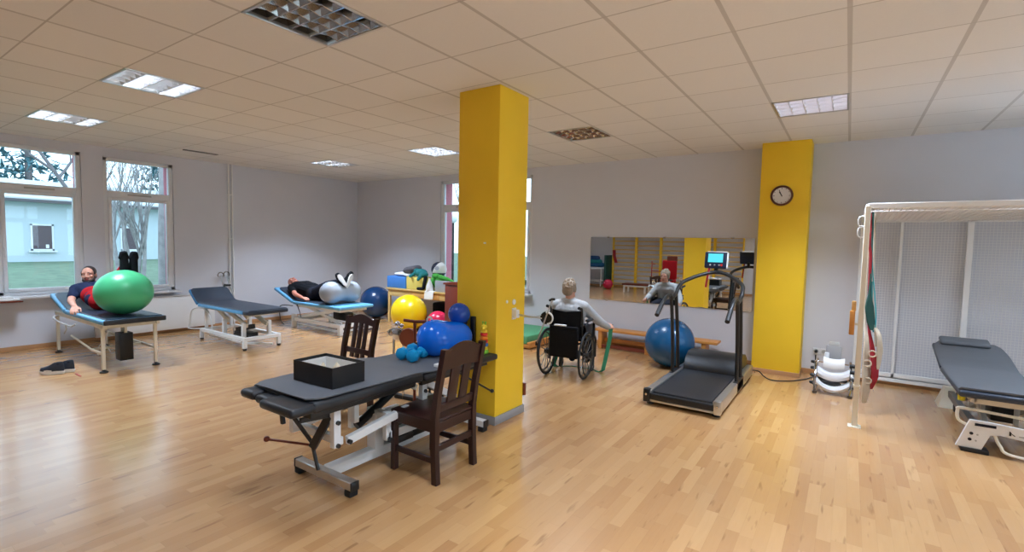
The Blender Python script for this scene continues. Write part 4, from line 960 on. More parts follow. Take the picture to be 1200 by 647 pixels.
# walking stick hooked on the left handle
t = thing('walking_stick', 'grey walking stick with black handle leaning across the left of the wheelchair back', 'walking stick', wcp(-.30, -.17, .35))
a, b = wcp(-.125, -.195, .945), wcp(-.315, -.195, .40)
obj('shaft', MB().tube([a, b], .009, 10), 'aluminium', t)
obj('handle', MB().tube([a+V((-.035, 0, -.006)), a+V((0, 0, .012)), a+V((.03, .02, .012))], .015, 10), 'black_rubber', t)
obj('ferrule', MB().lathe([(.014, -.02), (.012, .03)], 10, M.Translation(b)), 'black_rubber', t)

# green resistance band: right hand -> floor under the chair -> left hand
bd = MB()
bd.ribbon([((-2.47, 5.90, .60), (.75, .65, 0)), ((-2.472, 5.88, .42), (.75, .65, 0)), ((-2.485, 5.81, .2), (.75, .65, 0)), ((-2.50, 5.755, .03), (.75, .65, 0)), ((-2.53, 5.745, .004), (.5, .85, 0)), ((-2.58, 5.74, .003), (.3, 1, 0))], .052, .004)
bd.tube([(-2.56, 5.74, .006), (-2.7, 5.80, .006), (-2.95, 5.78, .006), (-3.12, 5.64, .006)], .005, 8)
bd.ribbon([((-3.10, 5.62, .004), (.75, .65, 0)), ((-3.135, 5.60, .04), (.75, .65, 0)), ((-3.12, 5.68, .2), (.75, .65, 0)), ((-3.08, 5.78, .42), (.75, .65, 0)), ((-3.05, 5.86, .60), (.75, .65, 0))], .065, .004)
tag(obj('resistance_band', bd, 'band_green'), 'green elastic band held by the wheelchair user and passing under the footplates', 'exercise band')

# ------------------------------------------------------------------ treadmill
t = thing('treadmill', 'black treadmill with silver side rails and lit console facing the mirror', 'treadmill', (-1.29, 5.9, 0))
x0, x1, y0, y1 = -1.655, -.915, 4.86, 6.72
for s, x in ((-1, x0), (1, x1-.075)):
    mb = MB(); mb.box((x, y0, .035), (x+.075, y1, .155), .012); obj('side_rail', mb, 'aluminium', t)
mb = MB(); mb.box((x0+.076, y0+.02, .07), (x1-.076, y1-.5, .125), .006); obj('deck', mb, 'black_plastic', t)
mb = MB(); prof = [(4.90, .10), (4.885, .12), (4.89, .138), (4.92, .145), (6.2, .145)]
vs = []; fs = []
for y, z in prof: vs += [(x0+.085, y, z), (x1-.085, y, z)]
m_ = len(prof); vs += [(x, y, z-.012) for x, y, z in vs]
for i in range(m_-1): fs += [(2*i, 2*i+1, 2*i+3, 2*i+2), (2*m_+2*i, 2*m_+2*i+2, 2*m_+2*i+3, 2*m_+2*i+1), (2*i, 2*i+2, 2*m_+2*i+2, 2*m_+2*i), (2*i+1, 2*m_+2*i+1, 2*m_+2*i+3, 2*i+3)]
mb.add(vs, fs, False); obj('running_belt', mb, 'slate_vinyl' if False else 'black_vinyl', t)
mb = MB(); mb.box((x0+.02, y0-.012, .06), (x1-.02, y0+.03, .122), .01); eb = obj('end_bar', mb, 'black_plastic', t)
for x in (x0-.004, x1-.064):
    mb = MB(); mb.box((x, y0-.02, .03), (x+.068, y0+.05, .165), .012); c = obj('end_cap', mb, 'black_plastic' if x < -1.2 else 'aluminium', t)
    mb = MB(); mb.lathe([(.012, 0), (.012, .006)], 12, frame((x+.034, y0-.02, .11), (1, 0, 0), z=(0, -1, 0))); obj('bolt', mb, 'chrome', c)
mb = MB(); mb.box((x0+.02, y0+.0, .036), (x1-.02, y0+.03, .058), .004); obj('lower_trim', mb, 'aluminium', t)
for x in (x0+.05, x1-.05):
    for y in (y0+.06, y1-.1): mb = MB(); mb.lathe([(.035, 0), (.035, .034)], 14, M.Translation((x, y, 0))); obj('foot', mb, 'black_rubber', t)
# motor hood
mb = MB(); hp = [(6.02, .15), (6.05, .20), (6.12, .285), (6.22, .33), (6.38, .335), (6.6, .30), (6.74, .22), (6.76, .06), (6.02, .06)]
mb.prism([(y, z) for y, z in hp], .59, frame((-1.58, 0, 0), (0, 1, 0), y=(0, 0, 1)), True); obj('motor_hood', mb, 'black_plastic', t)
for s in (-1, 1):
    x = -1.285+s*.345
    a = spline([(x, 5.76, .10), (x, 5.72, .5), (x, 5.62, .95), (x, 5.58, 1.04), (x, 5.52, 1.075), (x, 5.40, 1.06), (x, 5.28, 1.0), (x, 5.11, .895)], 6)
    obj('handrail', MB().tube(a, .020, 12), 'black_metal', t)
    obj('rear_post', MB().tube(spline([(x, 5.98, .10), (x, 5.92, .5), (x, 5.80, .98), (x, 5.78, 1.06)], 6), .020, 12), 'black_metal', t)
    obj('grip', MB().tube([(x, 5.24, .98), (x, 5.10, .888)], .024, 12), 'black_rubber', t)
    mb = MB(); mb.box((x-.025, 5.68, .04), (x+.025, 6.06, .16), .01); obj('post_bracket', mb, 'black_plastic', t)
hoop = spline([(-1.63, 5.60, 1.03), (-1.63, 5.76, 1.06), (-1.63, 5.86, 1.13), (-1.60, 5.98, 1.20), (-1.46, 6.16, 1.275), (-1.285, 6.25, 1.315), (-1.12, 6.16, 1.275), (-.97, 5.98, 1.20), (-.94, 5.86, 1.13), (-.94, 5.76, 1.06), (-.94, 5.60, 1.03)], 6)
obj('hoop', MB().tube(hoop, .022, 12), 'black_metal', t)
obj('console_stem', MB().bar((-1.305, 6.25, 1.30), (-1.305, 6.27, 1.39), .04, .05), 'black_plastic', t)
Tc = frame((-1.31, 6.265, 1.455), (1, .04, 0), y=(0, .22, 1))
mb = MB(); mb.box((-.128, -.10, -.02), (.128, .10, .03), .016, Tc, 3); cs = obj('console', mb, 'console_blue', t)
mb = MB(); mb.box((.098, -.098, -.016), (.134, .098, .026), .012, Tc); mb.box((-.10, .092, -.016), (.12, .104, .026), .005, Tc); obj('console_rim', mb, 'paper_white', cs)
mb = MB(); mb.box((-.088, -.03, .030), (.078, .075, .034), .0, Tc); obj('screen', mb, 'screen', cs)
mb = MB()
for k in range(3): mb.lathe([(.010, 0), (.008, .005)], 12, Tc @ M.Translation((-.06+.05*k, -.062, .03)))
obj('buttons', mb, 'grey_enamel', cs)
mb = MB(); mb.lathe([(.014, 0), (.012, .006)], 14, Tc @ M.Translation((.066, -.062, .03))); obj('stop_button', mb, 'toy_red', cs)
tag(obj('safety_cord', MB().ribbon([((-1.375, 6.21, 1.36), (1, 0, 0)), ((-1.385, 6.20, 1.28), (1, .1, 0)), ((-1.395, 6.19, 1.18), (1, 0, 0)), ((-1.40, 6.19, 1.13), (1, 0, 0))], .022, .006), 'red_strap'), 'red safety cord dangling from the treadmill console', 'cord')
cab = spline([(-.93, 6.70, .09), (-.86, 6.80, .07), (-.80, 6.82, .012), (-.70, 6.70, .007), (-.55, 6.76, .007), (-.42, 6.92, .007), (-.33, 7.10, .007), (-.28, 7.26, .03), (-.285, 7.37, .15), (-.285, 7.37, .26)], 8)
tag(obj('power_cable', MB().tube(cab, .0065, 8), 'black_plastic'), 'black power cable running from the treadmill past the pilaster to the wall socket', 'cable')

# ------------------------------------------------------------------ bench, mat, mirror, clock, sockets
t = thing('gym_bench', 'low honey coloured wooden gym bench along the wall beneath the mirror', 'bench', (-2.3, 7.2, 0))
obj('seat_board', MB().box((-3.25, 7.07, .275), (-1.42, 7.33, .31), .006), 'bench_wood', t)
for x in (-3.15, -2.40, -1.6):
    obj('leg', MB().box((x-.03, 7.09, 0), (x+.03, 7.31, .275), .005), 'bench_wood', t)
obj('rail', MB().box((-3.12, 7.18, .10), (-1.63, 7.21, .16), .003), 'bench_wood', t)
obj('front_rail', MB().box((-3.12, 7.10, .02), (-1.63, 7.13, .07), .003), 'brown_wood', t)
t = thing('mat_platform', 'low wooden platform with a green mat near the wall, half behind the column', 'mat', (-4.1, 6.6, 0))
mb = MB(); mb.box((-4.75, 6.28, .02), (-3.93, 7.30, .07), .005); mb.box((-4.75, 6.28, .07), (-4.70, 7.3, .13), .004); mb.box((-3.98, 6.28, .07), (-3.93, 7.30, .11), .004); obj('frame', mb, 'bench_wood', t)
obj('runner', MB().box((-4.6, 6.4, 0), (-4.1, 7.2, .02)), 'brown_wood', t)
obj('mat', MB().box((-4.70, 6.29, .072), (-3.985, 7.29, .20), .02, None, 3), 'green_mat', t)
t = thing('wall_mirror', 'wide frameless mirror on the back wall behind the treadmill', 'mirror', (-2.28, YB-.008, .74))
mb = MB(); mb.box((-3.50, YB-.010, .735), (-1.065, YB-.0005, 1.745)); obj('backing', mb, 'white_pvc', t)
mb = MB(); mb.box((-3.50, YB-.0155, .735), (-1.065, YB-.0105, 1.745)); obj('glass', mb, 'mirror', t)
mb = MB()
for x in (-3.2, -2.3, -1.35):
    for z in (.735, 1.745): mb.box((x-.02, YB-.02, z-.012), (x+.02, YB-.001, z+.012), .003)
obj('clip', mb, 'chrome', t)
t = thing('wall_clock', 'round white clock with brown rim high on the yellow pilaster', 'clock', (-.735, 7.06, 2.17))
Tk = frame((-.735, 7.064, 2.275), (1, 0, 0), z=(0, -1, 0))
mb = MB(); mb.lathe([(.100, 0), (.125, .002), (.128, .02), (.122, .034), (.108, .036), (.102, .020)], 40, Tk, closed=True); obj('rim', mb, 'clock_rim', t)
mb = MB(); mb.lathe([(.106, .004), (.106, .016), (.0, .0165)], 40, Tk); obj('face', mb, 'clock_face', t)
mb = MB()
for k in range(12):
    a = PI/2-k*PI/6; ll = .018 if k % 3 == 0 else .011
    mb.bar(Tk @ V((.097*math.cos(a), .097*math.sin(a), .0175)), Tk @ V(((.097-ll)*math.cos(a), (.097-ll)*math.sin(a), .0175)), .005, .002, (0, -1, 0), 0)
obj('marks', mb, 'ink', t)
def hand(name, ang, L, w):
    a = PI/2-ang; mb = MB(); mb.bar(Tk @ V((-.012*math.cos(a), -.012*math.sin(a), .020)), Tk @ V((L*math.cos(a), L*math.sin(a), .020)), w, .003, (0, -1, 0), .001); obj(name, mb, 'ink', t)
hand('hour_hand', 2*PI*(10+57/60)/12, .055, .011); hand('minute_hand', 2*PI*56/60, .078, .007)
def socket(label, x, z):
    t = thing('wall_socket', label, 'socket', (x, YB, z-.04), 'pair of white wall sockets')
    T = frame((x, YB, z), (1, 0, 0), z=(0, -1, 0))
    mb = MB(); mb.box((-.041, -.041, 0), (.041, .041, .010), .004, T); obj('plate', mb, 'white_pvc', t)
    mb = MB(); mb.lathe([(.027, .009), (.027, .013), (.022, .013), (.020, .0105), (0, .0105)], 20, T); obj('well', mb, 'grey_enamel', t)
    mb = MB(); mb.lathe([(.003, .0105), (.003, .0115)], 8, T @ M.Translation((-.009, 0, 0))); mb.lathe([(.003, .0105), (.003, .0115)], 8, T @ M.Translation((.009, 0, 0))); obj('hole', mb, 'ink', t)
socket('white wall socket with the black plug in it, left of the pair', -.285, .30); socket('empty white wall socket, right of the pair beside the plugged one', -.20, .30)
mb = MB(); mb.lathe([(.02, 0), (.02, .03), (.012, .045)], 14, frame((-.285, YB-.013, .30), (1, 0, 0), z=(0, -1, 0))); tag(obj('power_plug', mb, 'black_plastic'), 'black plug pushed into the left wall socket', 'plug')

# ------------------------------------------------------------------ chromed stand with white curved pads, on the floor by the socket
t = thing('therapy_stand', 'low chrome stand with stacked curved white pads on the floor beside the sockets', 'stand', (-.1, 6.58, 0))
for s in (-1, 1):
    x = -.075+s*.165
    mb = MB(); mb.tube(spline([(x, 6.42, .03), (x+s*.01, 6.45, .12), (x, 6.5, .22), (x-s*.01, 6.6, .34)], 5), .012, 8); mb.tube([(x, 6.42, .03), (x, 6.78, .03)], .012, 8); mb.tube(spline([(x, 6.78, .03), (x, 6.76, .2), (x-s*.01, 6.68, .35)], 5), .012, 8); obj('side_frame', mb, 'chrome', t)
    for z in (.11, .19, .265, .33):
        mb = MB(); mb.tube([(x+s*.0-.02, 6.455+(z-.1)*.4, z), (x+.03*s, 6.455+(z-.1)*.4, z)], .021, 12); mb.ell((x+s*.04, 6.46+(z-.1)*.4, z), .018); obj('clamp_knob', mb, 'black_plastic', t)
    for y in (6.42, 6.78): obj('foot', MB().lathe([(.022, 0), (.022, .03)], 12, M.Translation((x, y, 0))), 'dark_alu', t)
def curved_pad(zc, y, w, th, tilt, drop):
    mb = MB(); n = 16; vs = []; fs = []
    for i in range(n+1):
        u = -1+2*i/n; x = -.075+u*w
        for dy, dz in ((-.035, -th/2), (-.045, 0), (-.03, th/2), (.05, th/2+tilt), (.05, -th/2+tilt)): vs.append((x, y+dy, zc-drop*(1-u*u)+dz))
    for i in range(n):
        for k in range(5): fs.append((i*5+k, i*5+(k+1) % 5, i*5+5+(k+1) % 5, i*5+5+k))
    fs += [(0,1,2,3,4), tuple(n*5+k for k in (4,3,2,1,0))]; mb.add(vs, fs, True); return mb
obj('curved_pad', curved_pad(.14, 6.44, .155, .055, .01, .075), 'white_pvc', t)
obj('curved_pad', curved_pad(.24, 6.48, .15, .07, .02, .05), 'white_pvc', t)
mb = MB(); mb.ell((-.10, 6.47, .135), (.10, .03, .03)); mb.bar((-.26, 6.5, .16), (.06, 6.5, .16), .03); obj('cross_bar', mb, 'black_metal', t)
obj('curved_pad', curved_pad(.335, 6.53, .10, .07, .03, .02), 'white_enamel', t)
mb = MB(); mb.box((-.17, 6.60, .33), (-.155+.03, 6.66, .44), .01); obj('pad_side', mb, 'white_pvc', t)
Tp = frame((-.085, 6.64, .33), (1, 0, 0), y=(0, .1, 1)); mb = MB(); mb.box((-.075, 0, -.012), (.075, .19, .012), .008, Tp); obj('back_panel', mb, 'dust_grey', t)
mb = MB(); mb.box((-.05, .19, -.008), (.05, .235, .008), .004, Tp); obj('panel_handle', mb, 'grey_enamel', t)
mb = MB(); mb.bar((-.265, 6.6, .33), (.065, 6.6, .33), .016); mb.bar((-.265, 6.78, .06), (.065, 6.78, .06), .016); obj('cross_tube', mb, 'chrome', t)

# ------------------------------------------------------------------ mesh cage
t = thing('therapy_cage', 'white suspension therapy cage of mesh panels in the right corner', 'cage', (1.2, 6.4, 0))
CX0_, CX1_, CYF, CYB, CZ = .12, 2.6, 5.42, 7.38, 2.0
for x in (CX0_, CX1_): 
    obj('post', MB().bar((x, CYF, .0), (x, CYF, CZ), .042, .042), 'cream_enamel', t)
    obj('base_plate', MB().box((x-.05, CYF-.05, 0), (x+.05, CYF+.05, .008), .002), 'cream_enamel', t)
for x, w in ((CX0_, .03), (.50, .03), (1.10, .055), (1.85, .03), (CX1_, .04)): obj('post', MB().bar((x, CYB, .0 if w > .035 or x == CX0_ else .1), (x, CYB, 1.97), w, .03), 'white_enamel', t)
mb = MB(); mb.bar((CX0_, CYF, CZ), (CX1_, CYF, CZ), .04, .045); obj('top_beam', mb, 'white_enamel', t)
mb = MB(); mb.bar((CX0_, CYB, 1.965), (CX1_, CYB, 1.965), .03, .04); obj('top_beam', mb, 'white_enamel', t)
for x in (CX0_, CX1_): obj('side_beam', MB().bar((x, CYF, CZ), (x, CYB, 1.975), .03, .035), 'white_enamel', t)
mb = MB(); mb.bar((CX0_, CYB, .125), (CX1_, CYB, .125), .03, .05); mb.bar((CX0_, CYB, .065), (CX1_, CYB, .065), .03, .04); obj('bottom_rail', mb, 'white_enamel', t)
def wires(mb, o, u, v, nu, nv, r=.0022):
    o, u, v = V(o), V(u), V(v); nrm = u.cross(v).normalized()
    for i in range(nu+1): mb.tube([o+u*i/nu, o+u*i/nu+v], r, 4, cap=False)
    for j in range(nv+1): mb.tube([o+v*j/nv+nrm*.004, o+v*j/nv+u+nrm*.004], r, 4, cap=False)
    return mb
for a, b in ((CX0_, .50), (.50, 1.10), (1.10, 1.85), (1.85, CX1_)):
    obj('wire_panel', wires(MB(), (a+.01, CYB, .15), (b-a-.02, 0, 0), (0, 0, 1.8), max(2, round((b-a)/.030)), 60, .0017), 'white_enamel', t)
obj('roof_mesh', wires(MB(), (CX0_, CYF+.02, CZ+.01), (CX1_-CX0_, 0, 0), (0, CYB-CYF-.02, -.05), 56, 44, .0055), 'white_pvc', t)
for y in (6.0, 6.6, 7.0): obj('roof_bar', MB().bar((CX0_, y, CZ-.005), (CX1_, y, CZ-.005), .022, .022), 'white_enamel', t)
hk = MB()
for z in (1.88, 1.78): hk.tube(spline([(CX0_-.02, CYF, z+.03), (CX0_-.06, CYF, z+.02), (CX0_-.06, CYF, z-.05), (CX0_-.02, CYF, z-.06)], 4), .006, 6)
obj('hook', hk, 'white_enamel', t)
obj('post_collar', MB().box((CX0_-.026, CYF-.026, .36), (CX0_+.026, CYF+.026, .385), .003), 'cream_enamel', t)
t = thing('wooden_grip', 'small wooden block fixed to the front post of the mesh cage', 'block', (.05, CYF, .85))
obj('block', MB().box((.035, CYF-.03, .84), (.075, CYF+.02, 1.06), .008), 'bench_wood', t)
mb = MB(); mb.box((.045, CYF-.02, 1.055), (.08, CYF+.01, 1.15), .01); obj('tongue', mb, 'pine', t)
mb = MB(); mb.box((.07, CYF-.012, .93), (.10, CYF+.008, .95), .002); obj('peg', mb, 'cream_enamel', t)
# slings and straps hanging inside the cage beside the post
def strap(name, label, pts, w, m, th=.006, wd=(.6, .8, 0)):
    return tag(obj(name, MB().ribbon([(p, wd) for p in pts], w, th), m), label, 'strap', 'slings hanging in the cage')
def sling(label, pts, ws, m, th=.008):
    p = spline(pts, 4); n = len(p); w = [np.interp(k/(n-1), [q/(len(ws)-1) for q in range(len(ws))], ws) for k in range(n)]
    return tag(obj('sling_strap', MB().ribbon([(q, (.6, .8, 0)) for q in p], w, th), m), label, 'strap', 'slings hanging in the cage')
sling('dark red strap at the top of the slings hanging in the cage', [(.152, 6.0, 1.99), (.157, 6.0, 1.78), (.16, 6.0, 1.68), (.178, 6.0, 1.55), (.185, 6.0, 1.38)], [.008, .008, .03, .034, .015], 'red_strap')
sling('dark green sling bunched halfway up among the cage slings', [(.175, 6.06, 1.99), (.19, 6.05, 1.40), (.19, 6.03, 1.18), (.195, 6.02, 1.05), (.215, 6.02, .90), (.225, 6.02, .82)], [.008, .008, .03, .11, .10, .03], 'darkgreen_strap', .012)
tag(obj('sling_loop', MB().tube(spline([(.18, 6.1, 1.99), (.195, 6.08, 1.5), (.235, 6.06, 1.15), (.255, 6.05, .9), (.24, 6.05, .8), (.22, 6.06, .98), (.205, 6.06, 1.3)], 6), .006, 8), 'teal_cord'), 'thin teal cord looping down among the cage slings', 'cord')
sling('thin pale webbing strap in the middle of the slings hanging in the cage', [(.19, 6.14, 1.99), (.215, 6.1, 1.2), (.24, 6.07, .95), (.262, 6.05, .80), (.27, 6.02, .66)], [.006, .006, .025, .04, .035], 'beige_strap')
sling('bright red sling hanging low among the cage slings', [(.17, 6.16, 1.99), (.19, 6.12, 1.0), (.235, 6.0, .66), (.262, 5.98, .50), (.272, 5.98, .36), (.25, 5.98, .24)], [.008, .008, .05, .10, .09, .02], 'red_strap', .012)
sling('beige sling with rings hanging lowest in the cage beside the post', [(.16, 6.18, 1.99), (.165, 6.14, 1.0), (.185, 5.98, .74), (.195, 5.95, .5), (.21, 5.94, .3), (.20, 5.94, .10)], [.008, .01, .05, .09, .11, .05], 'beige_strap', .014)
sling('olive beige sling on the right of the bundle in the cage', [(.2, 6.2, 1.99), (.23, 6.12, 1.0), (.285, 6.0, .78), (.30, 6.0, .62), (.295, 6.0, .44)], [.008, .008, .05, .075, .03], 'beige_strap', .01)
for k, (x, y, z) in enumerate(((.205, 5.925, .50), (.215, 5.925, .33), (.24, 5.925, .60))):
    tag(obj('sling_ring', MB().tube([(x+.03*math.cos(a), y, z+.03*math.sin(a)) for a in [2*PI*q/18 for q in range(18)]], .007, 6, True), 'beige_strap'), ['middle pale ring on the beige sling in the cage', 'lowest pale ring on the beige sling in the cage', 'topmost pale ring beside the slings in the cage'][k], 'ring', 'sling rings')

# ------------------------------------------------------------------ bracket and pull rod on the column
t = thing('wall_bracket', 'white bracket with a horizontal metal rod on the side of the yellow column', 'bracket', (CX1, 3.71, .9))
obj('plate', MB().box((CX1, 3.68, .915), (CX1+.010, 3.745, 1.02), .004), 'white_enamel', t)
mb = MB(); mb.bar((CX1+.01, 3.71, .975), (CX1+.05, 3.71, .975), .05, .06); mb.lathe([(.022, -.03), (.022, .03)], 12, M.Translation((CX1+.04, 3.71, .965))); obj('clamp', mb, 'white_enamel', t)
obj('rod', MB().tube([(CX1+.03, 3.71, .965), (CX1+.30, 3.71, .953)], .006, 8), 'aluminium', t)
obj('rod', MB().tube([(CX1+.03, 3.72, .95), (CX1+.19, 3.74, .945), (CX1+.27, 3.75, .975)], .004, 8), 'aluminium', t)
mb = MB(); mb.lathe([(.026, 0), (.024, .008), (0, .009)], 18, frame((CX1, 3.71, 1.075), (0, 1, 0), z=(1, 0, 0))); tag(obj('cover_disc', mb, 'white_enamel'), 'round white cover disc above the bracket on the yellow column', 'cover')
mb = MB(); mb.lathe([(.015, 0), (.013, .006), (0, .007)], 14, frame((CX1, 3.60, 1.085), (0, 1, 0), z=(1, 0, 0))); tag(obj('screw_cap', mb, 'white_enamel'), 'small white screw cap left of the cover disc on the column', 'screw cap')
mb = MB(); mb.box((CX0+.30, CY0-.006, 1.60), (CX0+.325, CY0, 1.612)); tag(obj('wall_scuff', mb, 'paper_white'), 'tiny pale mark high on the front of the yellow column', 'mark')
tag(obj('door_stop', MB().box((CX1-.03, CY1+.0005, .16), (CX1+.02, CY1+.03, .28), .006), 'brown_wood'), 'small brown stop behind the lower corner of the yellow column', 'stop')
# ------------------------------------------------------------------ behind the viewer (seen in the mirror)
for k in range(5):
    x0 = -7.70+k*.95; x1 = x0+.95
    t = thing('wall_bars', ['leftmost yellow framed wall bars reflected in the mirror', 'second set of yellow wall bars from the left in the mirror', 'middle set of yellow wall bars in the mirror, above the person', 'wall bars half hidden behind the reflected yellow column', 'wall bars reflected behind the treadmill console'][k], 'wall bars', (x0+.475, YF, 0), 'wall bars on the opposite wall')
    for x in (x0+.02, x1-.02): obj('upright', MB().box((x-.02, YF+.015, 0), (x+.02, YF+.14, 2.55), .004), 'yellow_paint', t)
    for i in range(15): obj('rung', MB().tube([(x0+.04, YF+.10, .15+i*.165), (x1-.04, YF+.10, .15+i*.165)], .026, 8), 'pale_wood', t)
    mb = MB(); mb.box((x0+.04, YF+.02, .02), (x1-.04, YF+.05, .09)); obj('base_board', mb, 'pine', t)
t = thing('mat_trolley', 'metal trolley with stacked blue and teal mats reflected at the left of the mirror', 'trolley', (-8.2, -3.1, 0))
mb = MB()
for x in (-8.75, -7.85):
    for y in (-3.45, -2.75): mb.bar((x, y, .05), (x, y, .75), .035)
    mb.bar((x, -3.45, .25), (x, -2.75, .25), .035)
for y in (-3.45, -2.75): mb.bar((-8.75, y, .25), (-7.85, y, .25), .035); mb.bar((-8.75, y, .72), (-7.85, y, .72), .035)
obj('frame', mb, 'white_enamel', t); obj('shelf', MB().box((-8.75, -3.45, .74), (-7.85, -2.75, .76)), 'white_enamel', t)
for i, m in enumerate(('ball_blue', 'plush_teal', 'ball_navy')):
    tag(obj('rolled_mat', MB().caps((-8.65+.1*i, -3.1, .86+.13*i), .09, (-7.95-.1*i, -3.1, .86+.13*i), .09), m), ['blue rolled mat at the bottom of the roll stack in the mirror', 'teal rolled mat in the middle of the roll stack in the mirror', 'navy rolled mat topping the stack in the mirror'][i], 'rolled mat', 'rolled mats on the trolley')
mb = MB(); mb.box((-7.80, -3.5, 0), (-7.72, -2.9, 1.25), .02); tag(obj('standing_mat', mb, 'darkgreen_strap'), 'dark green mat standing on edge beside the trolley in the mirror', 'mat')
ball('exercise_ball', 'pinkish red ball on the floor reflected at the left of the mirror', (-7.35, -2.3, .185), .18, 'ball_pink')
mb = MB(); mb.ribbon([((-7.62, YF+.16, 1.45), (1, 0, 0)), ((-7.60, YF+.17, 1.2), (1, 0, 0)), ((-7.52, YF+.17, .95), (1, 0, 0))], .12, .02); tag(obj('hanging_strap', mb, 'red_strap'), 'red strap hanging from the leftmost wall bars in the mirror', 'strap')
def red_frame(label, x, y):
    t = thing('red_stand', label, 'stand', (x, y, 0), 'red stands')
    obj('upright', MB().tube([(x, y, 0), (x, y, 1.1)], .02, 10), 'red_strap', t); obj('base', MB().bar((x, y-.25, .02), (x, y+.25, .02), .05, .04), 'red_strap', t)
    obj('crossbar', MB().tube([(x, y, .75), (x+.5, y, .75)], .016, 10), 'red_strap', t); obj('peg', MB().tube([(x, y, 1.0), (x+.12, y, 1.0)], .014, 8), 'red_strap', t)
red_frame('red metal stand reflected left of the person in the mirror', -5.75, -2.4); red_frame('red metal stand reflected right of the person in the mirror', -4.65, -2.4)
t = thing('padded_chair', 'red padded chair reflected behind the person in the mirror', 'chair', (-5.05, -1.9, 0))
obj('seat', MB().box((-5.3, -2.15, .42), (-4.8, -1.65, .50), .03, None, 3), 'red_cloth', t); obj('backrest', MB().box((-5.3, -2.2, .5), (-4.8, -2.12, 1.15), .03, None, 3), 'red_cloth', t)
obj('head_pad', MB().box((-5.15, -2.22, 1.12), (-4.8, -2.13, 1.3), .03), 'brown_wood', t)
for x in (-5.26, -4.84):
    for y in (-2.1, -1.7): obj('leg', MB().bar((x, y, 0), (x, y, .43), .035), 'black_metal', t)
t = thing('low_bench', 'brown topped low bench reflected left of the person in the mirror', 'bench', (-6.05, -1.75, 0))
obj('seat_pad', MB().box((-6.5, -2.0, .26), (-5.6, -1.5, .32), .02), 'brown_wood', t)
for x in (-6.42, -5.68):
    for y in (-1.95, -1.55): obj('leg', MB().bar((x, y, 0), (x, y, .26), .05), 'white_enamel', t)
obj('frame', MB().box((-6.45, -1.97, .21), (-5.65, -1.53, .26), .005), 'white_enamel', t)

# ------------------------------------------------------------------ outside
g = MB(); n = 24; vs = []; fs = []
for i in range(n+1):
    for j in range(n+1):
        x = -9.8-60*(i/n)**1.5; y = -30+70*j/n; vs.append((x, y, .28+.012*(-9.8-x)+.05*math.sin(x*.7+y*.9)))
for i in range(n):
    for j in range(n): a = i*(n+1)+j; fs.append((a, a+1, a+n+2, a+n+1))
m0 = len(vs); vs += [(x, y, z-.6) for x, y, z in vs]
for i in range(n):
    for j in range(n): a = m0+i*(n+1)+j; fs.append((a, a+n+1, a+n+2, a+1))
g.add(vs, fs, True); o = obj('lawn', g, 'grass'); o['kind'] = 'structure'
g = MB(); g.box((-26, 7.8, -.5), (30, 60, .1)); o = obj('yard', g, 'grass'); o['kind'] = 'structure'
t = thing('white_house', 'long low white house beyond the lawn outside the left windows', 'house', (-32, 6, .5))
hw = MB(); hw.box((-38, -8, .2), (-28, 22, 2.98)); obj('wall', hw, 'render_white', t)
rf = MB(); rf.prism([(-27.5, 2.98), (-27.5, 3.10), (-33, 4.25), (-38.5, 3.10), (-38.5, 2.98)], 31, frame((0, 22.5, 0), (1, 0, 0), y=(0, 0, 1))); obj('roof', rf, 'roof_pale', t)
gt = MB(); gt.bar((-27.48, -8.4, 2.98), (-27.48, 22.4, 2.98), .10, .12); obj('gutter', gt, 'roof_dark', t)
for y in (-1.5, 6.0, 9.05, 14):
    f = MB(); w, z0, z1 = .36, .95, 2.05
    for q in (((-28.03, y-w, z0), (-27.96, y-w+.06, z1)), ((-28.03, y+w-.06, z0), (-27.96, y+w, z1)), ((-28.03, y-w, z1-.06), (-27.96, y+w, z1)), ((-28.03, y-w, z0), (-27.96, y+w, z0+.06))): f.box(*q)
    f.box((-28.02, y-w-.08, z0-.07), (-27.86, y+w+.08, z0-.01))
    wn = obj('window', f, 'white_pvc', t); obj('pane', MB().box((-28.02, y-w+.05, z0+.05), (-27.99, y+w-.05, z1-.05)), 'dark_pane', wn)
    if y == 6.0: obj('sticker', MB().box((-27.988, y+.1, z0+.1), (-27.98, y+.2, z0+.25)), 'paper_white', wn)
def grow(mb, p, d, L, r, depth, rng, spread=.45, up=.15):
    pts = [V(p)]; dd = V(d).normalized(); n = 5; rs = [r]
    for i in range(n):
        dd = (dd+V((rng.uniform(-1, 1), rng.uniform(-1, 1), rng.uniform(-.3, .6)))*.10+V((0, 0, up*.2))).normalized(); pts.append(pts[-1]+dd*L/n); rs.append(max(.004, r*(1-.55*(i+1)/n)))
    mb.tube(pts, rs, 6 if r < .04 else 9)
    if depth > 0:
        for k in range(rng.randint(3, 4)):
            i = rng.randint(2, n); nd = (dd+V((rng.uniform(-1, 1), rng.uniform(-1, 1), rng.uniform(-.1, .6)))*spread).normalized()
            grow(mb, pts[i], nd, L*rng.uniform(.55, .8), rs[i]*.72, depth-1, rng, spread, up)
rng = random.Random(3); mb = MB()
for k, (dx, dy) in enumerate(((-.05, -.32), (.02, -.18), (.0, .05), (-.05, .25), (.05, .42))):
    grow(mb, (-16.9+dx, 5.45+dy*.6, .2), (dx*.3, dy*.45, 1), 2.1, .062, 3, rng, .55)
tag(obj('bare_tree', mb, 'bark_pale'), 'bare many-stemmed tree on the lawn seen through the second window', 'tree', 'bare trees outside')
mb = MB(); mb.tube(spline([(-11.7, 4.42, .1), (-11.68, 4.42, 1.5), (-11.66, 4.45, 3.2), (-11.7, 4.45, 6)], 5), [.17-.002*i for i in range(16)], 12)
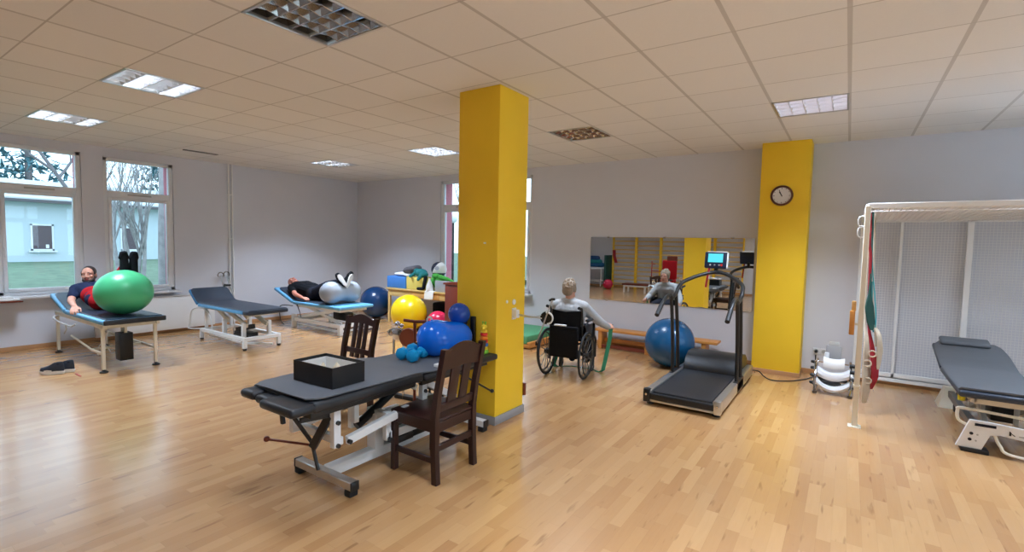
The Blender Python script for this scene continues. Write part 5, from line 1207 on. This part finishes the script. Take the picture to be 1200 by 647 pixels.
for z in (4.2, 4.8, 5.4): grow(mb, (-11.66, 4.45, z), (rng.uniform(-1, 1), rng.uniform(-1, 1), .6), 1.6, .05, 2, rng)
tag(obj('bare_tree', mb, 'bark_pale'), 'thick straight trunk at the right edge of the second window', 'tree', 'bare trees outside')
mb = MB(); mb.tube(spline([(-17.6, 5.05, .2), (-17.9, 4.85, 1.9), (-18.2, 4.4, 3.0), (-18.5, 3.7, 4.4), (-18.9, 3.0, 6)], 5), [.075-.0025*i for i in range(21)], 8)
for p, d in (((-18.0, 4.75, 2.2), (-.2, .5, .9)), ((-18.25, 4.3, 3.2), (-.3, .6, .8)), ((-18.3, 4.2, 3.4), (0, -.9, .7)), ((-18.5, 3.7, 4.4), (0, .3, 1))): grow(mb, p, d, 1.5, .04, 2, rng)
tag(obj('bare_tree', mb, 'bark'), 'thin leaning tree crossing the right side of the first window', 'tree', 'bare trees outside')
def conifer(label, x, y, h, seed):
    t = thing('conifer', label, 'tree', (x, y, .5), 'evergreens behind the house'); rng = random.Random(seed)
    obj('trunk', MB().tube([(x, y, .3), (x, y, h)], [.3, .05], 8), 'bark', t)
    mb = MB()
    for k in range(300):
        z = rng.uniform(2.5, h); rad = (h-z)/h*2.7+.5; a = rng.uniform(0, 2*PI); q = rad*math.sqrt(rng.random())
        c = V((x+q*math.cos(a), y+q*math.sin(a), z)); s = rng.uniform(.3, .6)
        for m_ in range(7):
            d = V((rng.gauss(0, 1), rng.gauss(0, 1), rng.gauss(0, .45))).normalized(); e = d.cross(V((0, 0, 1))).normalized()*.11
            mb.add([c-e, c+e, c+d*s+e*.4, c+d*s-e*.4+V((0, 0, .05))], [(0, 1, 2, 3)])
    f = obj('foliage', mb, 'needles', t); return t
for i, (x, y, h) in enumerate(((-46, 1.2, 13), (-46, 9.3, 13), (-46, 17.4, 13))):
    conifer(['evergreen behind the house, hidden left of the first window', 'evergreen behind the house seen in the upper pane of the first window', 'evergreen behind the house seen through the second window'][i], x, y, h, 20+i)
# building and globe lamp outside the back window
t = thing('garden_lamp', 'globe lamp on a pole outside the back window beside the column', 'lamp', (-8.09, 9.25, .1))
obj('pole', MB().tube([(-8.09, 9.25, .1), (-8.09, 9.25, 2.1)], .03, 10), 'black_metal', t); obj('globe', MB().ell((-8.09, 9.25, 2.2), .11), 'globe_white', t)

mb = MB(); rng2 = random.Random(11)
for k in range(3): grow(mb, (-10.6+.15*k, 13.0+.1*k, .05), (.1*(k-1), .05, 1), 2.3, .07, 3, rng2, .5)
tag(obj('bare_tree', mb, 'bark_pale'), 'bare tree outside the back window beside the yellow column', 'tree', 'bare trees outside')
# ------------------------------------------------------------------ people
def fuse(o, vox, it=4, fac=.5):
    r = o.modifiers.new('fuse', 'REMESH'); r.mode = 'VOXEL'; r.voxel_size = vox; r.use_smooth_shade = True
    s = o.modifiers.new('soften', 'SMOOTH'); s.factor = fac; s.iterations = it
    return o
def chain(mb, pts, rs):
    for i in range(len(pts)-1): mb.caps(pts[i], rs[i], pts[i+1], rs[i+1])
def hand_caps(mb, w, d, n, s, curl=.35, spread=.16, k=1., thumb=.7):
    """w wrist, d towards the fingers, n back of the hand (outward), s towards the thumb side"""
    w, d, n, s = V(w), V(d).normalized(), V(n).normalized(), V(s).normalized()
    s = (s-d*s.dot(d)).normalized(); n = d.cross(s).normalized()*(1 if d.cross(s).dot(n) > 0 else -1)
    lens = (.072, .080, .075, .058)
    for i in range(4):
        u = (1.5-i)/1.5
        kn = w+(d*.085+s*u*.030-n*.004*abs(u))*k
        mb.caps(w+s*u*.018*k, .014*k, kn, .0125*k)
        dir_ = (d+s*u*spread).normalized(); p = kn; r = .0098*k
        for j, f in enumerate((.45, .31, .24)):
            a = curl*(j+.6); dj = (dir_*math.cos(a)-n*math.sin(a)).normalized(); q = p+dj*lens[i]*f*k
            mb.caps(p, r, q, r*.92); p = q; r *= .92
    b = w+(d*.02+s*.022)*k; t1 = b+(d*.032+s*.030-n*.010)*k; t2 = t1+(d*(.030)+s*.012*thumb-n*.012)*k; t3 = t2+(d*.024-n*.010)*k
    mb.caps(b, .015*k, t1, .0125*k); mb.caps(t1, .0118*k, t2, .0105*k); mb.caps(t2, .0102*k, t3, .009*k)
def head_caps(mb, c, f, u, k=1.):
    c, f, u = V(c), V(f).normalized(), V(u).normalized(); u = (u-f*u.dot(f)).normalized(); s = f.cross(u).normalized()
    T = M((s, f, u)).transposed().to_4x4()
    P = lambda a, b, e: c+(s*a+f*b+u*e)*k
    mb.ell(P(0, -.012, .030), (.074*k, .094*k, .086*k), T); mb.ell(P(0, .018, -.035), (.060*k, .068*k, .078*k), T)
    mb.ell(P(0, .052, -.088), (.032*k, .028*k, .024*k), T)                       # chin
    mb.caps(P(-.04, .030, -.072), .026*k, P(.04, .030, -.072), .026*k)           # jaw width
    mb.caps(P(-.045, .068, .030), .013*k, P(.045, .068, .030), .013*k)           # brow
    for q in (-1, 1): mb.ell(P(q*.042, .054, -.020), (.022*k, .022*k, .018*k), T); mb.ell(P(q*.076, -.008, -.004), (.010*k, .020*k, .032*k), T)
    mb.caps(P(0, .084, .022), .009*k, P(0, .104, -.022), .013*k); mb.caps(P(-.013, .092, -.026), .010*k, P(.013, .092, -.026), .010*k)
    mb.caps(P(-.018, .078, -.056), .009*k, P(.018, .078, -.056), .009*k)
    return P, T, s, f, u
def face_parts(root, P, T, k=1.):
    mb = MB()
    for q in (-1, 1): mb.ell(P(q*.031, .066, .008), (.0120*k, .010*k, .0085*k), T)
    e = obj('eye', mb, 'eye_white', root)
    mb = MB()
    for q in (-1, 1): mb.ell(P(q*.031, .0748, .008), (.0060*k, .0035*k, .0060*k), T)
    obj('iris', mb, 'iris', e)
    mb = MB(); mb.caps(P(-.020, .086, -.055), .0045*k, P(0, .089, -.054), .0065*k); mb.caps(P(0, .089, -.054), .0065*k, P(.020, .086, -.055), .0045*k); mb.caps(P(-.016, .085, -.063), .005*k, P(.016, .085, -.063), .005*k)
    fuse(obj('lips', mb, 'lip', root), .003, 2)
    mb = MB()
    for q in (-1, 1): mb.caps(P(q*.018, .082, .032), .0042*k, P(q*.05, .073, .034), .0036*k)
    return mb
def torso(mb, hL, hR, sL, sR, neck, rp, rc, grow=0.):
    hL, hR, sL, sR, neck = map(V, (hL, hR, sL, sR, neck)); pc = (hL+hR)/2; sc = (sL+sR)/2
    for h, s in ((hL, sL), (hR, sR)):
        a = h.lerp(pc, .25); m = (h.lerp(s, .5)).lerp((pc+sc)/2, .42); b = s.lerp(sc, .45)-(neck-pc).normalized()*.05
        mb.caps(a, rp+grow, m, rp*.93+grow); mb.caps(m, rp*.93+grow, b, rc+grow)
        mb.caps(s, .060+grow, neck-(neck-pc).normalized()*.03, .052+grow)
    mb.caps(hL, rp*.9+grow, hR, rp*.9+grow); mb.caps(sL.lerp(sc, .4)-(neck-pc).normalized()*.06, rc+grow, sR.lerp(sc, .4)-(neck-pc).normalized()*.06, rc+grow)
def foot_caps(mb, an, toe, up, g=0.):
    an, toe, up = V(an), V(toe), V(up).normalized(); d = (toe-an).normalized()
    heel = an-up*.055-d*.035; ball_ = toe-d*.06-up*.0; s = d.cross(up).normalized()
    mb.caps(an, .038+g, heel, .033+g); mb.caps(heel, .034+g, ball_, .034+g); mb.caps(an, .036+g, ball_, .030+g)
    for q in (-1, 1): mb.caps(ball_+s*q*.018, .027+g, toe+s*q*.010-d*.01, .022+g)

def build(root, J, skin, vox=.0065, hands=True):
    """one continuous body surface"""
    mb = MB()
    P, T, s, f, u = head_caps(mb, J['head'], J['face'], J['up'], J.get('hk', 1.))
    torso(mb, J['hL'], J['hR'], J['sL'], J['sR'], J['neck'], J.get('rp', .100), J.get('rc', .098))
    mb.caps(J['neck'], .052, V(J['head'])-u*.05-f*.015, .050)
    for q in 'LR':
        chain(mb, [J['s'+q], J['e'+q], J['w'+q]], [.052, .040, .027])
        chain(mb, [V(J['e'+q]), V(J['e'+q]).lerp(V(J['w'+q]), .3)], [.039, .040])
        h = J['hand'+q]; hand_caps(mb, J['w'+q], *h)
        chain(mb, [J['h'+q], J['k'+q], J['a'+q]], [.082, .056, .038])
        kn, an = V(J['k'+q]), V(J['a'+q]); mb.caps(kn.lerp(an, .12), .054, kn.lerp(an, .38), .054)
        foot_caps(mb, J['a'+q], J['t'+q], J['f'+q])
    b = obj('body', mb, skin, root); fuse(b, vox, 3)
    return b, P, T

# --- man in navy and red under the window
root = thing('person', 'bearded man in navy top and red trousers lying with legs over green ball', 'person', (-8.1, 2.3, .63))
J = dict(head=(-8.60, 2.30, 1.065), face=(.80, -.52, .02), up=(-.15, 0, 1), neck=(-8.595, 2.31, .945),
         sL=(-8.52, 2.485, .885), sR=(-8.50, 2.135, .885), hL=(-8.03, 2.43, .755), hR=(-8.03, 2.25, .755),
         eL=(-8.36, 2.64, .84), wL=(-8.14, 2.50, .97), handL=((.7, -.2, .45), (-.3, .4, .8), (.5, -.6, .3), .4),
         eR=(-8.33, 2.035, .755), wR=(-8.07, 2.005, .700), handR=((.75, -.25, -.25), (0, -.25, 1), (.2, 1, .2), .55),
         kL=(-7.80, 2.475, 1.01), kR=(-7.80, 2.355, 1.0), aL=(-7.50, 2.445, 1.195), aR=(-7.50, 2.355, 1.205),
         tL=(-7.47, 2.455, 1.395), tR=(-7.47, 2.345, 1.40), fL=(-1, 0, .3), fR=(-1, 0, .3), rp=.098, rc=.100)
b, P, T = build(root, J, 'skin')
mb = face_parts(root, P, T); fuse(obj('eyebrows', mb, 'hair_dark', root), .003, 1)
mb = MB(); mb.ell(P(0, -.026, .042), (.080, .092, .084), T); mb.ell(P(0, -.06, -.01), (.072, .06, .07), T)
for q in (-1, 1): mb.ell(P(q*.070, .004, .030), (.012, .024, .034), T)
fuse(obj('hair', mb, 'hair_dark', root), .006, 2)
mb = MB(); mb.ell(P(0, .054, -.092), (.036, .034, .030), T); mb.caps(P(-.047, .028, -.070), .026, P(-.02, .058, -.086), .022); mb.caps(P(.047, .028, -.070), .026, P(.02, .058, -.086), .022); mb.caps(P(-.06, .0, -.03), .014, P(-.05, .028, -.066), .022); mb.caps(P(.06, .0, -.03), .014, P(.05, .028, -.066), .022); mb.caps(P(-.022, .080, -.043), .007, P(.022, .080, -.043), .007)
fuse(obj('beard', mb, 'hair_dark', root), .005, 2)
mb = MB(); torso(mb, (-8.12, 2.40, .775), (-8.12, 2.22, .775), J['sL'], J['sR'], V(J['neck'])-V((0, 0, .01)), J['rp'], J['rc'], .013)
for q in 'LR': mb.caps(J['s'+q], .068, V(J['s'+q]).lerp(V(J['e'+q]), .62), .060)
fuse(obj('navy_shirt', mb, 'navy_cloth', root), .007, 4)
mb = MB(); mb.caps(J['hL'], .118, J['hR'], .118); mb.caps((-8.14, 2.41, .785), .124, (-8.14, 2.25, .785), .124); mb.caps((-8.26, 2.40, .815), .126, (-8.26, 2.24, .815), .124)
for q in 'LR': chain(mb, [J['h'+q], J['k'+q], V(J['k'+q]).lerp(V(J['a'+q]), .93)], [.108, .074, .055])
fuse(obj('red_trousers', mb, 'red_cloth', root), .007, 4)
for q in 'LR':
    mb = MB(); foot_caps(mb, J['a'+q], J['t'+q], J['f'+q], .010); an = V(J['a'+q]); kn = V(J['k'+q]); mb.caps(an, .050, an.lerp(kn, .22), .054); fuse(obj('black_sock', mb, 'black_cloth', root), .006, 3)

# --- man in black in the corner
root = thing('person', 'man in black t-shirt lying on his back with legs over the silver ball', 'person', (-8.2, 5.5, .5))
J = dict(head=(-8.90, 5.50, .775), face=(.30, -.22, .93), up=(-.95, -.1, .25), neck=(-8.75, 5.50, .725),
         sL=(-8.66, 5.68, .70), sR=(-8.66, 5.32, .70), hL=(-8.10, 5.59, .625), hR=(-8.10, 5.41, .625),
         eL=(-8.42, 5.76, .63), wL=(-8.18, 5.70, .60), handL=((1, -.2, -.1), (0, .3, 1), (.2, -1, .1), .35),
         eR=(-8.40, 5.225, .60), wR=(-8.16, 5.215, .56), handR=((1, .1, -.1), (0, -.3, 1), (.2, 1, .1), .4),
         kL=(-7.72, 5.57, .80), kR=(-7.72, 5.43, .80), aL=(-7.36, 5.545, .885), aR=(-7.36, 5.455, .885),
         tL=(-7.30, 5.63, 1.035), tR=(-7.38, 5.39, 1.015), fL=(-1, -.1, .2), fR=(-1, .1, .2), rp=.118, rc=.115)
b, P, T = build(root, J, 'skin_red')
mb = face_parts(root, P, T); fuse(obj('eyebrows', mb, 'hair_short', root), .003, 1)
mb = MB(); mb.ell(P(0, -.040, .010), (.079, .078, .072), T); mb.ell(P(0, -.05, -.03), (.068, .05, .05), T); fuse(obj('hair', mb, 'hair_short', root), .006, 2)
mb = MB(); torso(mb, (-8.14, 5.59, .635), (-8.14, 5.41, .635), J['sL'], J['sR'], V(J['neck']), J['rp'], J['rc'], .014); mb.ell((-8.33, 5.5, .69), (.22, .17, .12))
for q in 'LR': mb.caps(J['s'+q], .072, V(J['s'+q]).lerp(V(J['e'+q]), .55), .062)
fuse(obj('black_shirt', mb, 'black_cloth', root), .007, 4)
mb = MB(); mb.caps(J['hL'], .128, J['hR'], .128)
for q in 'LR': chain(mb, [J['h'+q], J['k'+q], V(J['k'+q]).lerp(V(J['a'+q]), .97)], [.108, .076, .056])
fuse(obj('dark_trousers', mb, 'charcoal_cloth', root), .007, 4)
for q in 'LR':
    mb = MB(); foot_caps(mb, J['a'+q], J['t'+q], J['f'+q], .012); sh = fuse(obj('shoe', mb, 'black_cloth', root), .006, 3)
    an, toe = V(J['a'+q]), V(J['t'+q]); d = (toe-an).normalized(); up = V(J['f'+q]).normalized(); n = (up-d*up.dot(d)).normalized(); s_ = d.cross(n)
    # sole faces away from the shin
    hc = an-n*.098-d*.045; bc = toe-n*.045-d*.05
    Tm = frame((hc+bc)/2, (bc-hc), z=-n); L = (bc-hc).length/2+.045; ol = []
    for i in range(32):
        a = 2*PI*i/32; x = L*math.cos(a); w = .040+.008*math.cos(a)-.007*math.exp(-((x+.02)/.05)**2); ol.append((x, w*math.copysign(abs(math.sin(a))**.8, math.sin(a))))
    mb = MB(); mb.prism(ol, .026, Tm @ M.Translation((0, 0, -.012)), False); obj('sole', mb, 'sole_white', sh)

# --- person in the wheelchair
root = thing('person', 'grey haired person in grey jumper seated in the wheelchair pulling a green band', 'person', wcp(0, .25, .475))
f = M.Rotation(WA, 3, 'Z') @ V((.10, 1, -.05))
J = dict(head=wcp(-.045, .20, 1.045), face=f, up=(0.03, .05, 1), neck=wcp(-.03, .165, .925), hk=.98,
         sL=wcp(-.185, .15, .845), sR=wcp(.155, .15, .845), hL=wcp(-.085, .14, .555), hR=wcp(.085, .14, .555),
         eL=wcp(-.29, .30, .665), wL=wcp(-.27, .50, .610), handL=((0, .8, .1), (-.5, -.1, .6), (.6, .2, .6), .95),
         eR=wcp(.31, .30, .665), wR=(-2.475, 5.82, .575), handR=((.15, .8, .1), (.5, -.1, .6), (-.6, .2, .6), .95),
         kL=wcp(-.105, .52, .515), kR=wcp(.105, .52, .515), aL=wcp(-.10, .54, .165), aR=wcp(.10, .54, .165),
         tL=wcp(-.11, .70, .150), tR=wcp(.11, .70, .150), fL=(0, 0, 1), fR=(0, 0, 1), rp=.092, rc=.092)
b, P, T = build(root, J, 'skin')
mb = face_parts(root, P, T, .98); fuse(obj('eyebrows', mb, 'hair_grey', root), .003, 1)
mb = MB(); mb.ell(P(0, -.026, .046), (.086, .098, .088), T); mb.ell(P(0, -.068, -.012), (.074, .046, .066), T)
rng = random.Random(5)
for k in range(130):
    a = rng.uniform(0, 2*PI); z = rng.uniform(-.35, 1); q = math.sqrt(max(0, 1-z*z)); x, y = q*math.cos(a), q*math.sin(a)
    if y > .35 and z < .62: continue
    mb.caps(P(x*.080, -.026+y*.088, .044+z*.08), .012, P(x*.084+.004, -.03+y*.098, .054+z*.098), .007, 8)
for q in (-1, 1): mb.ell(P(q*.074, -.006, .012), (.014, .030, .044), T)
fuse(obj('hair', mb, 'hair_grey', root), .005, 4)
mb = MB(); torso(mb, J['hL'], J['hR'], J['sL'], J['sR'], V(J['neck'])-V((0, 0, .004)), J['rp'], J['rc'], .016)
for q in 'LR': chain(mb, [J['s'+q], J['e'+q], V(J['e'+q]).lerp(V(J['w'+q]), .93)], [.074, .056, .042])
mb.tube([V(J['neck'])+V((.058*math.cos(a), .055*math.sin(a), -.006)) for a in [2*PI*k/20 for k in range(20)]], .016, 8, True)
fuse(obj('grey_jumper', mb, 'grey_knit', root), .007, 4)
mb = MB(); mb.caps(J['hL'], .104, J['hR'], .104)
for q in 'LR': chain(mb, [J['h'+q], J['k'+q], V(J['k'+q]).lerp(V(J['a'+q]), .85)], [.096, .072, .056])
fuse(obj('dark_trousers', mb, 'charcoal_cloth', root), .007, 4)
for q in 'LR':
    mb = MB(); foot_caps(mb, J['a'+q], J['t'+q], J['f'+q], .010); fuse(obj('shoe', mb, 'black_cloth', root), .006, 3)

# ------------------------------------------------------------------ light, world, camera
w = bpy.data.worlds.new('overcast_sky'); scene.world = w; w.use_nodes = True
nt = w.node_tree; bg = nt.nodes['Background']
tc = nt.nodes.new('ShaderNodeTexCoord'); sp = nt.nodes.new('ShaderNodeSeparateXYZ'); nt.links.new(tc.outputs['Generated'], sp.inputs[0])
rp = nt.nodes.new('ShaderNodeValToRGB'); nt.links.new(sp.outputs['Z'], rp.inputs['Fac'])
rp.color_ramp.elements[0].color = (.58, .82, 1., 1); rp.color_ramp.elements[1].color = (.44, .72, 1., 1); rp.color_ramp.elements[1].position = .8
cn = nt.nodes.new('ShaderNodeTexNoise'); cn.inputs['Scale'].default_value = 3.1; cn.inputs['Detail'].default_value = 5; nt.links.new(tc.outputs['Generated'], cn.inputs['Vector'])
mx = nt.nodes.new('ShaderNodeMix'); mx.data_type = 'RGBA'; nt.links.new(cn.outputs['Fac'], mx.inputs['Factor']); nt.links.new(rp.outputs[0], mx.inputs['A']); mx.inputs['B'].default_value = (.70, .89, 1, 1)
nt.links.new(mx.outputs['Result'], bg.inputs['Color']); bg.inputs['Strength'].default_value = 3.1
def daylight(loc, rot, sx, sy, power, col=(.66, .86, 1.)):
    d = bpy.data.lights.new('window_daylight', 'AREA'); d.shape = 'RECTANGLE'; d.size = sx; d.size_y = sy; d.energy = power; d.color = col
    o = bpy.data.objects.new('window_daylight', d); COL.objects.link(o); o.location = loc; o.rotation_euler = rot
daylight((XR+.40, 5.0, 1.7), (0, PI/2, 0), 1.8, 2.8, 45); daylight((XR+.40, .5, 1.7), (0, PI/2, 0), 1.8, 3.4, 35)

cam = bpy.data.cameras.new('camera'); co = bpy.data.objects.new('camera', cam); COL.objects.link(co)
f_px, yaw, pitch, roll = 577.41, .5984, .0644, .0197
cy, sy_, cp, sp_ = math.cos(yaw), math.sin(yaw), math.cos(pitch), math.sin(pitch)
fw = V((-sy_*cp, cy*cp, -sp_)); rt = V((cy, sy_, 0)); upv = rt.cross(fw)
r2 = rt*math.cos(roll)+upv*math.sin(roll); u2 = -rt*math.sin(roll)+upv*math.cos(roll)
mw = M((r2, u2, -fw)).transposed().to_4x4(); mw.translation = V((0, 0, 1.6)); co.matrix_world = mw
cam.sensor_width = 36; cam.lens = f_px/1200*36; cam.clip_start = .05; cam.clip_end = 300
scene.camera = co
scene.view_settings.view_transform = 'Standard'; scene.view_settings.look = 'None'; scene.view_settings.gamma = 1; scene.view_settings.exposure = 0
scene.view_settings.use_curve_mapping = False
